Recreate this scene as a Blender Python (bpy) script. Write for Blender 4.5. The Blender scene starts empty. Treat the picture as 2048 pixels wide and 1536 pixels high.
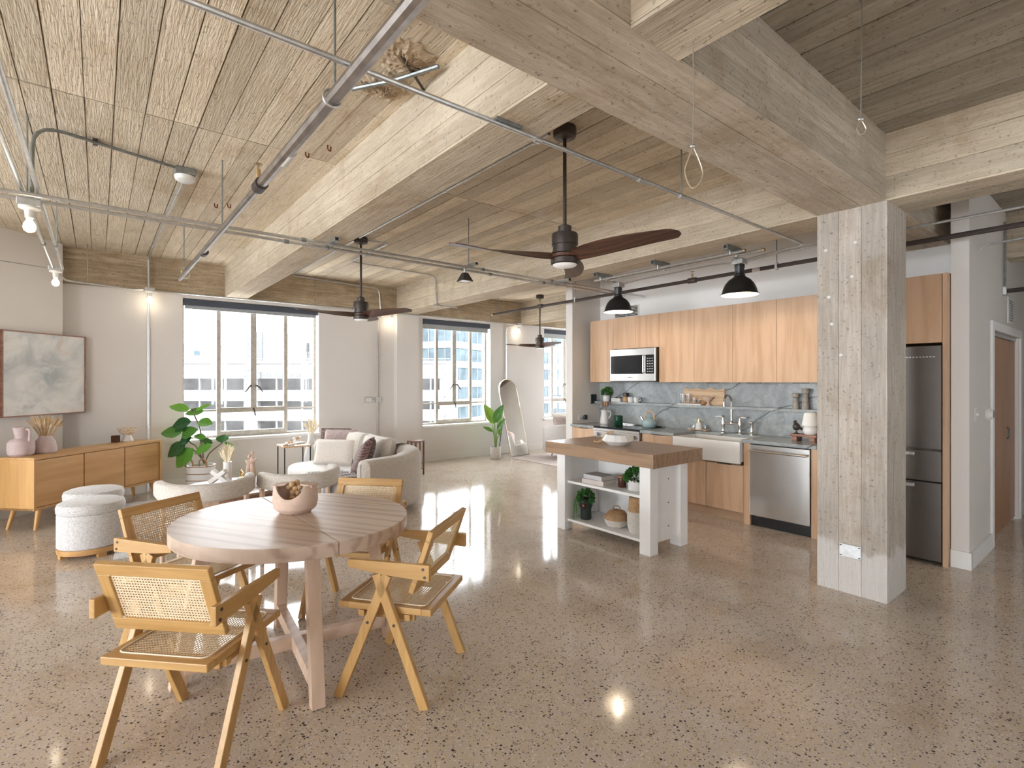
import bpy, math, random
from mathutils import Vector, Matrix
random.seed(7)
S = bpy.context.scene
COL = S.collection
PI = math.pi
D2R = math.radians

# ------------------------------------------------------------------ camera, world, lights, exposure
cam_data = bpy.data.cameras.new('camera')
cam_data.sensor_width = 36.0
cam_data.lens = 1030.0 / 2048.0 * 36.0
cam_data.shift_y = -6.0 / 2048.0
cam_data.clip_start = 0.05
cam_data.clip_end = 500
cam = bpy.data.objects.new('camera', cam_data)
COL.objects.link(cam)
cam.location = (0, 0, 1.53)
cam.rotation_euler = (D2R(90), 0, D2R(-38.8))
S.camera = cam

world = bpy.data.worlds.new('sky')
S.world = world
world.use_nodes = True
wn, wl = world.node_tree.nodes, world.node_tree.links
wn.clear()
w_out = wn.new('ShaderNodeOutputWorld')
w_bg = wn.new('ShaderNodeBackground')
w_bg.inputs['Color'].default_value = (0.90, 0.955, 1.0, 1)
w_bg.inputs['Strength'].default_value = 6.5
wl.new(w_bg.outputs[0], w_out.inputs[0])

S.view_settings.view_transform = 'Standard'
S.view_settings.look = 'None'
S.view_settings.gamma = 1.0
S.view_settings.use_curve_mapping = False
S.view_settings.exposure = 1.52
S.cycles.use_denoising = True
S.cycles.max_bounces = 7
S.cycles.adaptive_threshold = 0.08
S.cycles.diffuse_bounces = 4
S.cycles.glossy_bounces = 3
S.cycles.transmission_bounces = 6
S.cycles.transparent_max_bounces = 8
S.cycles.sample_clamp_indirect = 6.0
S.cycles.caustics_reflective = True
S.cycles.blur_glossy = 1.0
S.cycles.caustics_refractive = False

def sun_light():
    d = bpy.data.lights.new('sun', 'SUN')
    d.energy = 0.6
    d.angle = D2R(3)
    d.color = (1.0, 0.95, 0.88)
    o = bpy.data.objects.new('sun', d)
    COL.objects.link(o)
    o.rotation_euler = Vector((-0.35, 0.75, -0.62)).to_track_quat('-Z', 'Y').to_euler()
sun_light()

def portal(loc, direction, sx, sy):
    """marks a window opening for the sky's light; gives off no light of its own"""
    d = bpy.data.lights.new('window_portal', 'AREA')
    d.shape = 'RECTANGLE'
    d.size, d.size_y = sx, sy
    d.cycles.is_portal = True
    o = bpy.data.objects.new('window_portal', d)
    COL.objects.link(o)
    o.location = loc
    o.rotation_euler = Vector(direction).to_track_quat('-Z', 'Y').to_euler()
WIN = [(.94, 2.85), (4.79, 6.38), (7.89, 9.48)]           # windows in view, along X
LEFT_WINDOWS = [(-0.5, 2.7), (2.5, 2.7), (5.5, 2.7)]                   # unseen side wall, sized and placed for daylight: centre along Y, width
REAR_FILL_WINDOWS = [(0.2, 0.4), (3.3, 0.55), (6.2, 0.4)]                               # unseen, added behind the viewer for fill daylight, centre along X
FAR_FILL_WINDOWS = [(7.0, 1.6)]                                # unseen, added in the end wall to brighten the far room
for a_, b_ in WIN:
    portal(((a_ + b_) / 2, 8.98, 1.69), (0, -1, 0), b_ - a_, 2.04)
for yc, w in LEFT_WINDOWS:
    portal((-7.3, yc, 1.55), (1, 0, 0), w, 2.4)
for xc, w in REAR_FILL_WINDOWS:
    portal((xc, -2.9, 1.685), (0, 1, 0), w, 2.03)
for yc, w in FAR_FILL_WINDOWS:
    portal((10.75, yc, 1.685), (-1, 0, 0), w, 2.03)

# ------------------------------------------------------------------ mesh helpers
class MB:
    def __init__(s):
        s.v, s.f = [], []
    def add(s, vs, fs, M=None):
        o = len(s.v)
        for p in vs:
            p = Vector(p)
            s.v.append(tuple(M @ p) if M else tuple(p))
        s.f += [tuple(i + o for i in f) for f in fs]
        return s
    def box(s, x0, x1, y0, y1, z0, z1, M=None):
        vs = [(x, y, z) for z in (z0, z1) for y in (y0, y1) for x in (x0, x1)]
        return s.add(vs, [(0, 2, 3, 1), (4, 5, 7, 6), (0, 1, 5, 4), (2, 6, 7, 3), (0, 4, 6, 2), (1, 3, 7, 5)], M)
    def bar(s, p, q, w, h, up=(0, 0, 1)):
        """box from p to q, w across, h along up"""
        p, q = Vector(p), Vector(q)
        y = (q - p).normalized()
        x = y.cross(Vector(up)).normalized()
        z = x.cross(y)
        M = Matrix((( x.x, y.x, z.x, p.x), (x.y, y.y, z.y, p.y), (x.z, y.z, z.z, p.z), (0, 0, 0, 1)))
        return s.box(-w / 2, w / 2, 0, (q - p).length, -h / 2, h / 2, M)
    def tube(s, path, r, n=10, caps=True, closed=False):
        path = [Vector(p) for p in path]
        m = len(path)
        rs = r if isinstance(r, (list, tuple)) else [r] * m
        vs, fs = [], []
        a = None
        for i in range(m):
            if closed:
                t = path[(i + 1) % m] - path[i - 1]
            else:
                t = path[min(i + 1, m - 1)] - path[max(i - 1, 0)]
            t.normalize()
            if a is None:
                a = t.orthogonal().normalized()
            else:
                a = (a - t * a.dot(t))
                a = a.normalized() if a.length > 1e-6 else t.orthogonal().normalized()
            b = t.cross(a)
            for k in range(n):
                w = 2 * PI * k / n
                vs.append(path[i] + (a * math.cos(w) + b * math.sin(w)) * rs[i])
        for i in range(m if closed else m - 1):
            j = (i + 1) % m
            for k in range(n):
                l = (k + 1) % n
                fs.append((i * n + k, i * n + l, j * n + l, j * n + k))
        if caps and not closed:
            fs.append(tuple(range(n))[::-1])
            fs.append(tuple((m - 1) * n + k for k in range(n)))
        return s.add(vs, fs)
    def lathe(s, prof, n=28, c=(0, 0, 0), M=None, caps=True):
        vs, fs = [], []
        for r, z in prof:
            for k in range(n):
                w = 2 * PI * k / n
                vs.append((c[0] + r * math.cos(w), c[1] + r * math.sin(w), c[2] + z))
        for i in range(len(prof) - 1):
            for k in range(n):
                l = (k + 1) % n
                fs.append((i * n + k, i * n + l, (i + 1) * n + l, (i + 1) * n + k))
        if caps and prof[0][0] > 1e-4:
            fs.append(tuple(range(n))[::-1])
        if caps and prof[-1][0] > 1e-4:
            fs.append(tuple((len(prof) - 1) * n + k for k in range(n)))
        return s.add(vs, fs, M)
    def prism(s, poly, z0, z1, M=None):
        n = len(poly)
        vs = [(x, y, z0) for x, y in poly] + [(x, y, z1) for x, y in poly]
        fs = [tuple(range(n))[::-1], tuple(range(n, 2 * n))]
        fs += [(i, (i + 1) % n, n + (i + 1) % n, n + i) for i in range(n)]
        return s.add(vs, fs, M)
    def surf(s, fn, nu, nv, thick=0.0, M=None):
        """fn(u,v)->(x,y,z) on 0..1, made a sheet of the given thickness by doubling it"""
        P = [[Vector(fn(i / nu, j / nv)) for j in range(nv + 1)] for i in range(nu + 1)]
        N = nv + 1
        vs = [P[i][j] for i in range(nu + 1) for j in range(N)]
        fs = [(i * N + j, (i + 1) * N + j, (i + 1) * N + j + 1, i * N + j + 1) for i in range(nu) for j in range(nv)]
        if thick:
            k = len(vs)
            nr = []
            for i in range(nu + 1):
                for j in range(N):
                    a = P[min(i + 1, nu)][j] - P[max(i - 1, 0)][j]
                    b = P[i][min(j + 1, nv)] - P[i][max(j - 1, 0)]
                    c = a.cross(b)
                    nr.append(c.normalized() if c.length > 1e-9 else Vector((0, 0, 1)))
            vs = vs + [vs[i] - nr[i] * thick for i in range(k)]
            fs = fs + [tuple(x + k for x in f[::-1]) for f in fs]
            rim = [i * N for i in range(nu + 1)] + [nu * N + j for j in range(1, N)] + [i * N + nv for i in range(nu - 1, -1, -1)] + [j for j in range(nv - 1, 0, -1)]
            for q in range(len(rim)):
                a, b = rim[q], rim[(q + 1) % len(rim)]
                fs.append((b, a, a + k, b + k))
        return s.add(vs, fs, M)
    def ball(s, c, r, n=14, m=8, M=None):
        rx, ry, rz = r if isinstance(r, (tuple, list)) else (r, r, r)
        vs = [(c[0], c[1], c[2] - rz)]
        for i in range(1, m):
            t = PI * i / m
            for k in range(n):
                w = 2 * PI * k / n
                vs.append((c[0] + rx * math.sin(t) * math.cos(w), c[1] + ry * math.sin(t) * math.sin(w), c[2] - rz * math.cos(t)))
        vs.append((c[0], c[1], c[2] + rz))
        fs = []
        for k in range(n):
            l = (k + 1) % n
            fs.append((0, 1 + l, 1 + k))
            for i in range(m - 2):
                a, b = 1 + i * n, 1 + (i + 1) * n
                fs.append((a + k, a + l, b + l, b + k))
            e = 1 + (m - 2) * n
            fs.append((e + k, e + l, len(vs) - 1))
        return s.add(vs, fs, M)
    def mesh(s, name, mat, smooth=True, angle=35):
        me = bpy.data.meshes.new(name)
        me.from_pydata(s.v, [], s.f)
        me.update()
        if smooth:
            me.polygons.foreach_set('use_smooth', [True] * len(me.polygons))
            me.set_sharp_from_angle(angle=D2R(angle))
        if mat is not None:
            me.materials.append(mat)
        return me
    def build(s, name, mat, parent=None, smooth=True, bevel=0.0, seg=2, sub=0, angle=35):
        return obj(name, s.mesh(name, mat, smooth and not bevel and not sub, angle), parent, bevel, seg, sub)

def obj(name, me, parent=None, bevel=0.0, seg=2, sub=0):
    o = bpy.data.objects.new(name, me)
    COL.objects.link(o)
    if parent is not None:
        o.parent = parent
    if bevel:
        m = o.modifiers.new('bevel', 'BEVEL')
        m.width, m.segments, m.limit_method, m.angle_limit = bevel, seg, 'ANGLE', D2R(40)
        m.harden_normals = False
        if seg > 2:
            me.polygons.foreach_set('use_smooth', [True] * len(me.polygons))
    if sub:
        m = o.modifiers.new('subdivision', 'SUBSURF')
        m.levels = m.render_levels = sub
        me.polygons.foreach_set('use_smooth', [True] * len(me.polygons))
    return o

def tag(o, label, cat, group=None, kind=None):
    o['label'], o['category'] = label, cat
    if group:
        o['group'] = group
    if kind:
        o['kind'] = kind
    return o

def thing(name, label, cat, loc=(0, 0, 0), rz=0.0, group=None, kind=None):
    o = bpy.data.objects.new(name, None)
    COL.objects.link(o)
    o.empty_display_size = 0.1
    o.location = loc
    o.rotation_euler = (0, 0, rz)
    return tag(o, label, cat, group, kind)

def copy_tree(o, parent=None):
    c = o.copy()
    COL.objects.link(c)
    if parent is not None:
        c.parent = parent
    for ch in list(o.children):
        copy_tree(ch, c)
    return c

def face(f):
    """rotation about z that turns local +Y to the direction f"""
    return math.atan2(f[1], f[0]) - PI / 2

def catmull(pts, n=6):
    pts = [Vector(p) for p in pts]
    out = []
    for i in range(len(pts) - 1):
        p0, p1, p2, p3 = pts[max(i - 1, 0)], pts[i], pts[i + 1], pts[min(i + 2, len(pts) - 1)]
        for k in range(n):
            t = k / n
            out.append(0.5 * ((2 * p1) + (p2 - p0) * t + (2 * p0 - 5 * p1 + 4 * p2 - p3) * t * t + (3 * p1 - p0 - 3 * p2 + p3) * t ** 3))
    out.append(pts[-1])
    return out

def bend(pts, r=0.06, n=5):
    """polyline with rounded corners (bent conduit)"""
    pts = [Vector(p) for p in pts]
    out = [pts[0]]
    for i in range(1, len(pts) - 1):
        a, b, c = pts[i - 1], pts[i], pts[i + 1]
        u, w = (a - b), (c - b)
        k = min(r, u.length * 0.45, w.length * 0.45)
        p, q = b + u.normalized() * k, b + w.normalized() * k
        for j in range(n + 1):
            t = j / n
            out.append(p * (1 - t) ** 2 + b * 2 * t * (1 - t) + q * t * t)
    out.append(pts[-1])
    return out

# ------------------------------------------------------------------ materials
def nodes_of(name):
    m = bpy.data.materials.new(name)
    m.use_nodes = True
    nt = m.node_tree
    return m, nt, nt.nodes, nt.links, nt.nodes['Principled BSDF']

def setp(b, **kw):
    names = dict(rough='Roughness', metal='Metallic', spec='Specular IOR Level', coat='Coat Weight', coatr='Coat Roughness', trans='Transmission Weight',
                 ior='IOR', alpha='Alpha', sheen='Sheen Weight', sub='Subsurface Weight')
    for k, v in kw.items():
        b.inputs[names[k]].default_value = v

def rgb(c):
    return (c[0], c[1], c[2], 1.0)

def coords(n, l, kind, scale=(1, 1, 1), rot=(0, 0, 0)):
    mp = n.new('ShaderNodeMapping')
    mp.inputs['Scale'].default_value = scale
    mp.inputs['Rotation'].default_value = rot
    if kind == 'World':
        l.new(n.new('ShaderNodeNewGeometry').outputs['Position'], mp.inputs['Vector'])
    else:
        l.new(n.new('ShaderNodeTexCoord').outputs[kind], mp.inputs['Vector'])
    return mp.outputs['Vector']

def noise(n, l, vec, scale, detail=4, rough=0.55, dist=0.0):
    t = n.new('ShaderNodeTexNoise')
    t.inputs['Scale'].default_value, t.inputs['Detail'].default_value = scale, detail
    t.inputs['Roughness'].default_value, t.inputs['Distortion'].default_value = rough, dist
    l.new(vec, t.inputs['Vector'])
    return t.outputs['Fac']

def ramp(n, l, fac, stops):
    r = n.new('ShaderNodeValToRGB')
    e = r.color_ramp.elements
    while len(e) < len(stops):
        e.new(0.5)
    for i, (p, c) in enumerate(stops):
        e[i].position, e[i].color = p, rgb(c if isinstance(c, tuple) else (c, c, c))
    l.new(fac, r.inputs['Fac'])
    return r.outputs['Color']

def mix(n, l, fac, a, b, mode='MIX'):
    m = n.new('ShaderNodeMix')
    m.data_type, m.blend_type = 'RGBA', mode
    for s, v in ((m.inputs[0], fac), (m.inputs[6], a), (m.inputs[7], b)):
        if hasattr(v, 'links') or hasattr(v, 'is_linked'):
            l.new(v, s)
        elif isinstance(v, tuple):
            s.default_value = rgb(v)
        else:
            s.default_value = v
    return m.outputs[2]

def math_n(n, l, op, a, b=0.0):
    m = n.new('ShaderNodeMath')
    m.operation = op
    for s, v in ((m.inputs[0], a), (m.inputs[1], b)):
        if hasattr(v, 'is_linked'):
            l.new(v, s)
        else:
            s.default_value = v
    return m.outputs[0]

def bump(n, l, b, h, strength=0.3, dist=0.01):
    k = n.new('ShaderNodeBump')
    k.inputs['Strength'].default_value, k.inputs['Distance'].default_value = strength, dist
    l.new(h, k.inputs['Height'])
    l.new(k.outputs['Normal'], b.inputs['Normal'])

def plain(name, c, rough=0.5, var=0.06, scale=8, bumps=0.0, bscale=60, emit=None, **kw):
    m, nt, n, l, b = nodes_of(name)
    setp(b, rough=rough, **kw)
    v = coords(n, l, 'Object')
    f = noise(n, l, v, scale)
    l.new(ramp(n, l, f, [(0.3, tuple(x * (1 - var) for x in c)), (0.7, tuple(min(1, x * (1 + var)) for x in c))]), b.inputs['Base Color'])
    if bumps:
        bump(n, l, b, noise(n, l, v, bscale, 3), bumps, 0.004)
    if emit:
        b.inputs['Emission Color'].default_value = rgb(emit[0])
        b.inputs['Emission Strength'].default_value = emit[1]
    return m

def wood(name, dark, light, axis='x', scale=1.0, rough=0.45, strength=1.0, coat=0.0, space='Object'):
    m, nt, n, l, b = nodes_of(name)
    setp(b, rough=rough, coat=coat)
    st = {'x': (1.2, 14, 14), 'y': (14, 1.2, 14), 'z': (14, 14, 1.2)}[axis]
    v = coords(n, l, space, tuple(q * scale for q in st))
    g = noise(n, l, v, 1.6, 5, 0.6, 1.2)
    st2 = {'x': (0.25, 3, 3), 'y': (3, 0.25, 3), 'z': (3, 3, 0.25)}[axis]
    v2 = coords(n, l, space, tuple(q * scale for q in st2))
    w = n.new('ShaderNodeTexWave')
    w.inputs['Scale'].default_value, w.inputs['Distortion'].default_value = 1.6, 14.0
    w.inputs['Detail'].default_value = 3
    w.bands_direction = {'x': 'Y', 'y': 'X', 'z': 'X'}[axis]
    l.new(v2, w.inputs['Vector'])
    f = math_n(n, l, 'ADD', math_n(n, l, 'MULTIPLY', g, 0.75), math_n(n, l, 'MULTIPLY', w.outputs['Fac'], 0.25 * strength))
    c = ramp(n, l, f, [(0.3, dark), (0.62, light)])
    fine = noise(n, l, coords(n, l, space, {'x': (6, 160, 160), 'y': (160, 6, 160), 'z': (160, 160, 6)}[axis]), 1.0, 2)
    c = mix(n, l, math_n(n, l, 'MULTIPLY', fine, 0.22), c, dark)
    l.new(c, b.inputs['Base Color'])
    bump(n, l, b, fine, 0.06, 0.002)
    return m

def concrete(name, dark, light, stretch=(1, 1, 1), pits=0.8, tint=0.2, paint=None):
    m, nt, n, l, b = nodes_of(name)
    setp(b, rough=0.9, spec=0.2)
    p = coords(n, l, 'World')
    big = noise(n, l, p, 1.1, 4, 0.6, 0.2)
    ps = coords(n, l, 'World', stretch)
    grain = noise(n, l, ps, 6.0, 4, 0.65, 0.3)
    f = math_n(n, l, 'ADD', math_n(n, l, 'MULTIPLY', big, 0.42), math_n(n, l, 'MULTIPLY', grain, 0.58))
    c = ramp(n, l, f, [(0.36, dark), (0.5, tuple(0.5 * (a + q) for a, q in zip(dark, light))), (0.62, light)])
    spots = ramp(n, l, noise(n, l, p, 46, 3, 0.6), [(0.30, 0.42), (0.40, 1.0)])
    c = mix(n, l, pits, c, spots, 'MULTIPLY')
    stain = ramp(n, l, noise(n, l, p, 2.3, 4, 0.7, 0.6), [(0.33, (0.72, 0.62, 0.50)), (0.46, (1, 1, 1))])
    c = mix(n, l, 0.45, c, stain, 'MULTIPLY')
    oi = n.new('ShaderNodeObjectInfo')
    c = mix(n, l, 1.0, c, ramp(n, l, oi.outputs['Random'], [(0.0, (1 - tint,) * 3), (1.0, (1 + tint * 0.35,) * 3)]), 'MULTIPLY')
    if paint:
        sx = n.new('ShaderNodeSeparateXYZ')
        l.new(coords(n, l, 'World'), sx.inputs[0])
        h = math_n(n, l, 'ADD', sx.outputs['Z'], math_n(n, l, 'MULTIPLY', math_n(n, l, 'SUBTRACT', noise(n, l, p, 6, 5), 0.5), 0.35))
        c = mix(n, l, ramp(n, l, h, [(paint - 0.02, 0.6), (paint + 0.02, 0.0)]), c, (0.74, 0.72, 0.70))
    l.new(c, b.inputs['Base Color'])
    bump(n, l, b, noise(n, l, ps, 14, 2, 0.7), 0.6, 0.012)
    return m

def terrazzo(name):
    m, nt, n, l, b = nodes_of(name)
    p = coords(n, l, 'World')
    big = noise(n, l, p, 0.8, 3, 0.6, 0.0)
    base = ramp(n, l, big, [(0.35, (0.53, 0.445, 0.37)), (0.65, (0.63, 0.545, 0.475))])
    grit = noise(n, l, p, 330, 2, 0.6)
    base = mix(n, l, 0.55, base, ramp(n, l, grit, [(0.35, (0.62, 0.56, 0.5)), (0.65, (1.2, 1.18, 1.16))]), 'MULTIPLY')
    warp = n.new('ShaderNodeVectorMath')
    warp.operation = 'ADD'
    nc = n.new('ShaderNodeTexNoise')
    nc.inputs['Scale'].default_value = 55
    nc.inputs['Detail'].default_value = 0
    l.new(p, nc.inputs['Vector'])
    sc = n.new('ShaderNodeVectorMath')
    sc.operation = 'SCALE'
    sc.inputs['Scale'].default_value = 0.010
    l.new(nc.outputs['Color'], sc.inputs[0])
    l.new(p, warp.inputs[0])
    l.new(sc.outputs[0], warp.inputs[1])
    def chips(scale, size, share, col, c):
        v = n.new('ShaderNodeTexVoronoi')
        v.inputs['Scale'].default_value = scale
        l.new(warp.outputs[0], v.inputs['Vector'])
        s = n.new('ShaderNodeSeparateColor')
        l.new(v.outputs['Color'], s.inputs[0])
        pick = math_n(n, l, 'LESS_THAN', s.outputs[0], share)
        sz = math_n(n, l, 'MULTIPLY', math_n(n, l, 'ADD', s.outputs[1], 0.35), size)
        near = math_n(n, l, 'LESS_THAN', v.outputs['Distance'], sz)
        return mix(n, l, math_n(n, l, 'MULTIPLY', pick, near), c, col)
    c = chips(74, 0.42, 0.50, (0.56, 0.45, 0.29), base)
    c = chips(95, 0.40, 0.35, (0.64, 0.575, 0.53), c)
    c = chips(68, 0.33, 0.30, (0.06, 0.05, 0.05), c)
    c = chips(125, 0.36, 0.30, (0.17, 0.125, 0.10), c)
    blot = ramp(n, l, noise(n, l, p, 2.4, 3, 0.7, 0.0), [(0.3, (0.80, 0.74, 0.66)), (0.5, (1, 1, 1))])
    c = mix(n, l, 0.6, c, blot, 'MULTIPLY')
    l.new(c, b.inputs['Base Color'])
    rr = ramp(n, l, big, [(0.3, 0.06), (0.7, 0.13)])
    l.new(rr, b.inputs['Roughness'])
    setp(b, spec=0.42)
    return m

def marble(name):
    m, nt, n, l, b = nodes_of(name)
    setp(b, rough=0.22)
    p = coords(n, l, 'World')
    f = noise(n, l, p, 3.2, 7, 0.65, 1.2)
    c = ramp(n, l, f, [(0.3, (0.25, 0.268, 0.272)), (0.5, (0.345, 0.365, 0.37)), (0.7, (0.44, 0.458, 0.46))])
    fine = noise(n, l, p, 26, 5, 0.7, 0.8)
    c = mix(n, l, 0.5, c, ramp(n, l, fine, [(0.35, (0.72, 0.75, 0.75)), (0.6, (1.1, 1.1, 1.1))]), 'MULTIPLY')
    def vein(scale, seed, w, dark):
        v = coords(n, l, 'World', (1, 1, 1), (D2R(24), 0, 0))
        t = n.new('ShaderNodeTexWave')
        t.wave_type, t.bands_direction = 'BANDS', 'Z'
        t.inputs['Scale'].default_value, t.inputs['Distortion'].default_value = scale, 2.6
        t.inputs['Detail'].default_value, t.inputs['Detail Scale'].default_value = 4, 1.6
        t.inputs['Phase Offset'].default_value = seed
        l.new(v, t.inputs['Vector'])
        return ramp(n, l, t.outputs['Fac'], [(1 - w, 0.0), (1.0, dark)])
    c = mix(n, l, vein(0.62, 1.3, 0.003, 0.75), c, (0.06, 0.07, 0.07))
    c = mix(n, l, vein(1.3, 4.0, 0.0015, 0.3), c, (0.14, 0.13, 0.12))
    l.new(c, b.inputs['Base Color'])
    return m

def fabric(name, c, c2=None, scale=260, rough=0.95, bumps=0.5, stripe=None):
    m, nt, n, l, b = nodes_of(name)
    setp(b, rough=rough, sheen=0.25, spec=0.2)
    v = coords(n, l, 'Object')
    c2 = c2 or tuple(x * 0.8 for x in c)
    a = noise(n, l, coords(n, l, 'Object', (1, 1, 0.25)), scale, 2)
    bb = noise(n, l, coords(n, l, 'Object', (0.25, 0.25, 1)), scale, 2)
    w = math_n(n, l, 'ADD', math_n(n, l, 'MULTIPLY', a, 0.5), math_n(n, l, 'MULTIPLY', bb, 0.5))
    col = ramp(n, l, w, [(0.38, c2), (0.6, c)])
    if stripe:
        ww = n.new('ShaderNodeTexWave')
        ww.inputs['Scale'].default_value, ww.inputs['Distortion'].default_value = stripe[1], (stripe[3] if len(stripe) > 3 else 3.0)
        ww.bands_direction = stripe[2] if len(stripe) > 2 else 'X'
        l.new(v, ww.inputs['Vector'])
        col = mix(n, l, ramp(n, l, ww.outputs['Fac'], [(0.45, 0.0), (0.6, 0.8)]), col, stripe[0])
    l.new(col, b.inputs['Base Color'])
    bump(n, l, b, w, bumps, 0.003)
    return m

def glass_pane(name, tint=(1, 1, 1), gloss=0.06):
    m = bpy.data.materials.new(name)
    m.use_nodes = True
    n, l = m.node_tree.nodes, m.node_tree.links
    n.clear()
    o = n.new('ShaderNodeOutputMaterial')
    t = n.new('ShaderNodeBsdfTransparent')
    t.inputs[0].default_value = rgb(tint)
    g = n.new('ShaderNodeBsdfGlossy')
    g.inputs['Roughness'].default_value = 0.02
    x = n.new('ShaderNodeMixShader')
    lw = n.new('ShaderNodeLayerWeight')
    lw.inputs[0].default_value = 0.25
    k = n.new('ShaderNodeMath')
    k.operation = 'MULTIPLY_ADD'
    k.inputs[1].default_value, k.inputs[2].default_value = 0.3, gloss * 0.5
    l.new(lw.outputs['Fresnel'], k.inputs[0])
    l.new(k.outputs[0], x.inputs[0])
    l.new(t.outputs[0], x.inputs[1])
    l.new(g.outputs[0], x.inputs[2])
    l.new(x.outputs[0], o.inputs[0])
    return m

def leafmat(name, c, c2):
    m, nt, n, l, b = nodes_of(name)
    setp(b, rough=0.32, spec=0.5)
    v = coords(n, l, 'Object')
    f = noise(n, l, v, 14, 3)
    oi = n.new('ShaderNodeObjectInfo')
    col = ramp(n, l, math_n(n, l, 'ADD', math_n(n, l, 'MULTIPLY', f, 0.4), math_n(n, l, 'MULTIPLY', oi.outputs['Random'], 0.6)), [(0.2, c), (0.8, c2)])
    l.new(col, b.inputs['Base Color'])
    b.inputs['Subsurface Weight'].default_value = 0.0
    return m

M = {}
M['ceil'] = concrete('ceiling_concrete', (0.63, 0.525, 0.385), (0.83, 0.73, 0.585), (6, 0.5, 6))
M['ceilgrey_shaded'] = concrete('shaded_grey_ceiling_concrete', (0.31, 0.265, 0.205), (0.47, 0.42, 0.345), (6, 0.5, 6))  # greyer ceiling concrete, darkened to carry the near-right bay's shade
M['beamx'] = concrete('beam_concrete_x', (0.50, 0.42, 0.325), (0.72, 0.635, 0.52), (0.5, 6, 6))
M['beamy'] = concrete('beam_concrete_y', (0.53, 0.44, 0.325), (0.75, 0.655, 0.52), (6, 0.5, 6))
M['edge'] = concrete('edge_beam_concrete', (0.32, 0.24, 0.155), (0.58, 0.47, 0.335), (0.5, 6, 6))
M['column'] = concrete('column_concrete', (0.44, 0.385, 0.325), (0.645, 0.585, 0.52), (7, 7, 0.5), paint=0.33)
M['seam'] = concrete('seam_concrete', (0.13, 0.095, 0.06), (0.32, 0.24, 0.16), tint=0.0)
M['floor'] = terrazzo('terrazzo')
M['wall'] = plain('wall_paint', (0.73, 0.69, 0.655), 0.75, 0.015, 2, 0.05, 120)
M['white'] = plain('white_paint', (0.86, 0.845, 0.83), 0.5, 0.02, 4)
M['trim'] = plain('trim_paint', (0.76, 0.72, 0.67), 0.45, 0.02, 4)
M['steelwin'] = plain('old_window_paint', (0.47, 0.43, 0.37), 0.6, 0.18, 22, 0.1)
M['glass'] = glass_pane('window_glass')
M['blind'] = fabric('blind_fabric', (0.085, 0.095, 0.12), scale=90, bumps=0.1)
M['blindedge'] = plain('blind_hem', (0.42, 0.43, 0.43), 0.5)
M['galv'] = plain('galvanised_steel', (0.60, 0.61, 0.61), 0.34, 0.12, 30, metal=0.9)
M['galvdark'] = plain('strut_steel', (0.30, 0.32, 0.32), 0.45, 0.2, 30, metal=0.8)
M['steelpipe'] = plain('steel_pipe', (0.36, 0.34, 0.33), 0.30, 0.25, 12, metal=0.95)
M['blackpipe'] = plain('black_pipe', (0.075, 0.06, 0.055), 0.42, 0.15, 12, metal=0.5)
M['brass'] = plain('brass', (0.50, 0.38, 0.22), 0.35, 0.1, metal=1.0)
M['gold'] = plain('polished_gold', (0.80, 0.60, 0.28), 0.18, 0.05, metal=1.0)
M['black'] = plain('black_enamel', (0.012, 0.012, 0.013), 0.35)
M['bronze'] = plain('dark_bronze', (0.075, 0.062, 0.055), 0.42, 0.1, metal=0.6)
M['walnut'] = wood('walnut_blade', (0.035, 0.016, 0.010), (0.115, 0.050, 0.032), 'x', 1.4, 0.35)
M['oakdoor'] = wood('oak_veneer', (0.53, 0.33, 0.195), (0.645, 0.43, 0.28), 'z', 0.8, 0.5, space='World')
M['oakh'] = wood('oak_veneer_flat', (0.42, 0.27, 0.165), (0.54, 0.36, 0.235), 'y', 0.8, 0.5, space='World')
M['butcher'] = wood('island_top_wood', (0.27, 0.17, 0.105), (0.38, 0.25, 0.16), 'y', 0.9, 0.3, space='World')
M['credenza'] = wood('credenza_oak', (0.50, 0.27, 0.095), (0.60, 0.35, 0.145), 'x', 0.7, 0.42)
M['credenzav'] = wood('credenza_oak_upright', (0.52, 0.275, 0.085), (0.62, 0.355, 0.125), 'z', 0.7, 0.42)
M['bamboo'] = wood('bamboo_wood', (0.45, 0.255, 0.085), (0.60, 0.365, 0.145), 'y', 1.2, 0.38, 0.4)
M['bamboox'] = wood('bamboo_wood_across', (0.45, 0.255, 0.085), (0.60, 0.365, 0.145), 'x', 1.2, 0.38, 0.4)
M['bambooz'] = wood('bamboo_wood_upright', (0.45, 0.255, 0.085), (0.60, 0.365, 0.145), 'z', 1.2, 0.38, 0.4)
M['ash'] = wood('pale_ash', (0.40, 0.29, 0.22), (0.60, 0.475, 0.385), 'x', 0.75, 0.42, 1.5)
M['ash'].node_tree.nodes['Principled BSDF'].inputs['Specular IOR Level'].default_value = 0.22
M['ashz'] = wood('pale_ash_upright', (0.55, 0.38, 0.27), (0.67, 0.50, 0.38), 'z', 0.8, 0.4)
M['ashy'] = wood('pale_ash_rail', (0.55, 0.38, 0.27), (0.67, 0.50, 0.38), 'y', 0.8, 0.4)
M['cane'] = plain('cane', (0.76, 0.60, 0.40), 0.55, 0.15, 60)
M['caneedge'] = plain('cane_binding', (0.80, 0.69, 0.54), 0.5, 0.08, 60)
M['closet'] = wood('closet_wood', (0.34, 0.15, 0.055), (0.46, 0.225, 0.09), 'z', 0.8, 0.35, space='World')
M['stain'] = plain('stainless_steel', (0.56, 0.55, 0.54), 0.27, 0.04, 3, metal=1.0)
M['staindark'] = plain('dark_stainless', (0.17, 0.152, 0.14), 0.33, 0.04, 3, metal=0.85)
M['nickel'] = plain('brushed_nickel', (0.56, 0.52, 0.48), 0.25, 0.05, metal=1.0)
M['blackglass'] = plain('black_glass', (0.018, 0.020, 0.024), 0.06)
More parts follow.
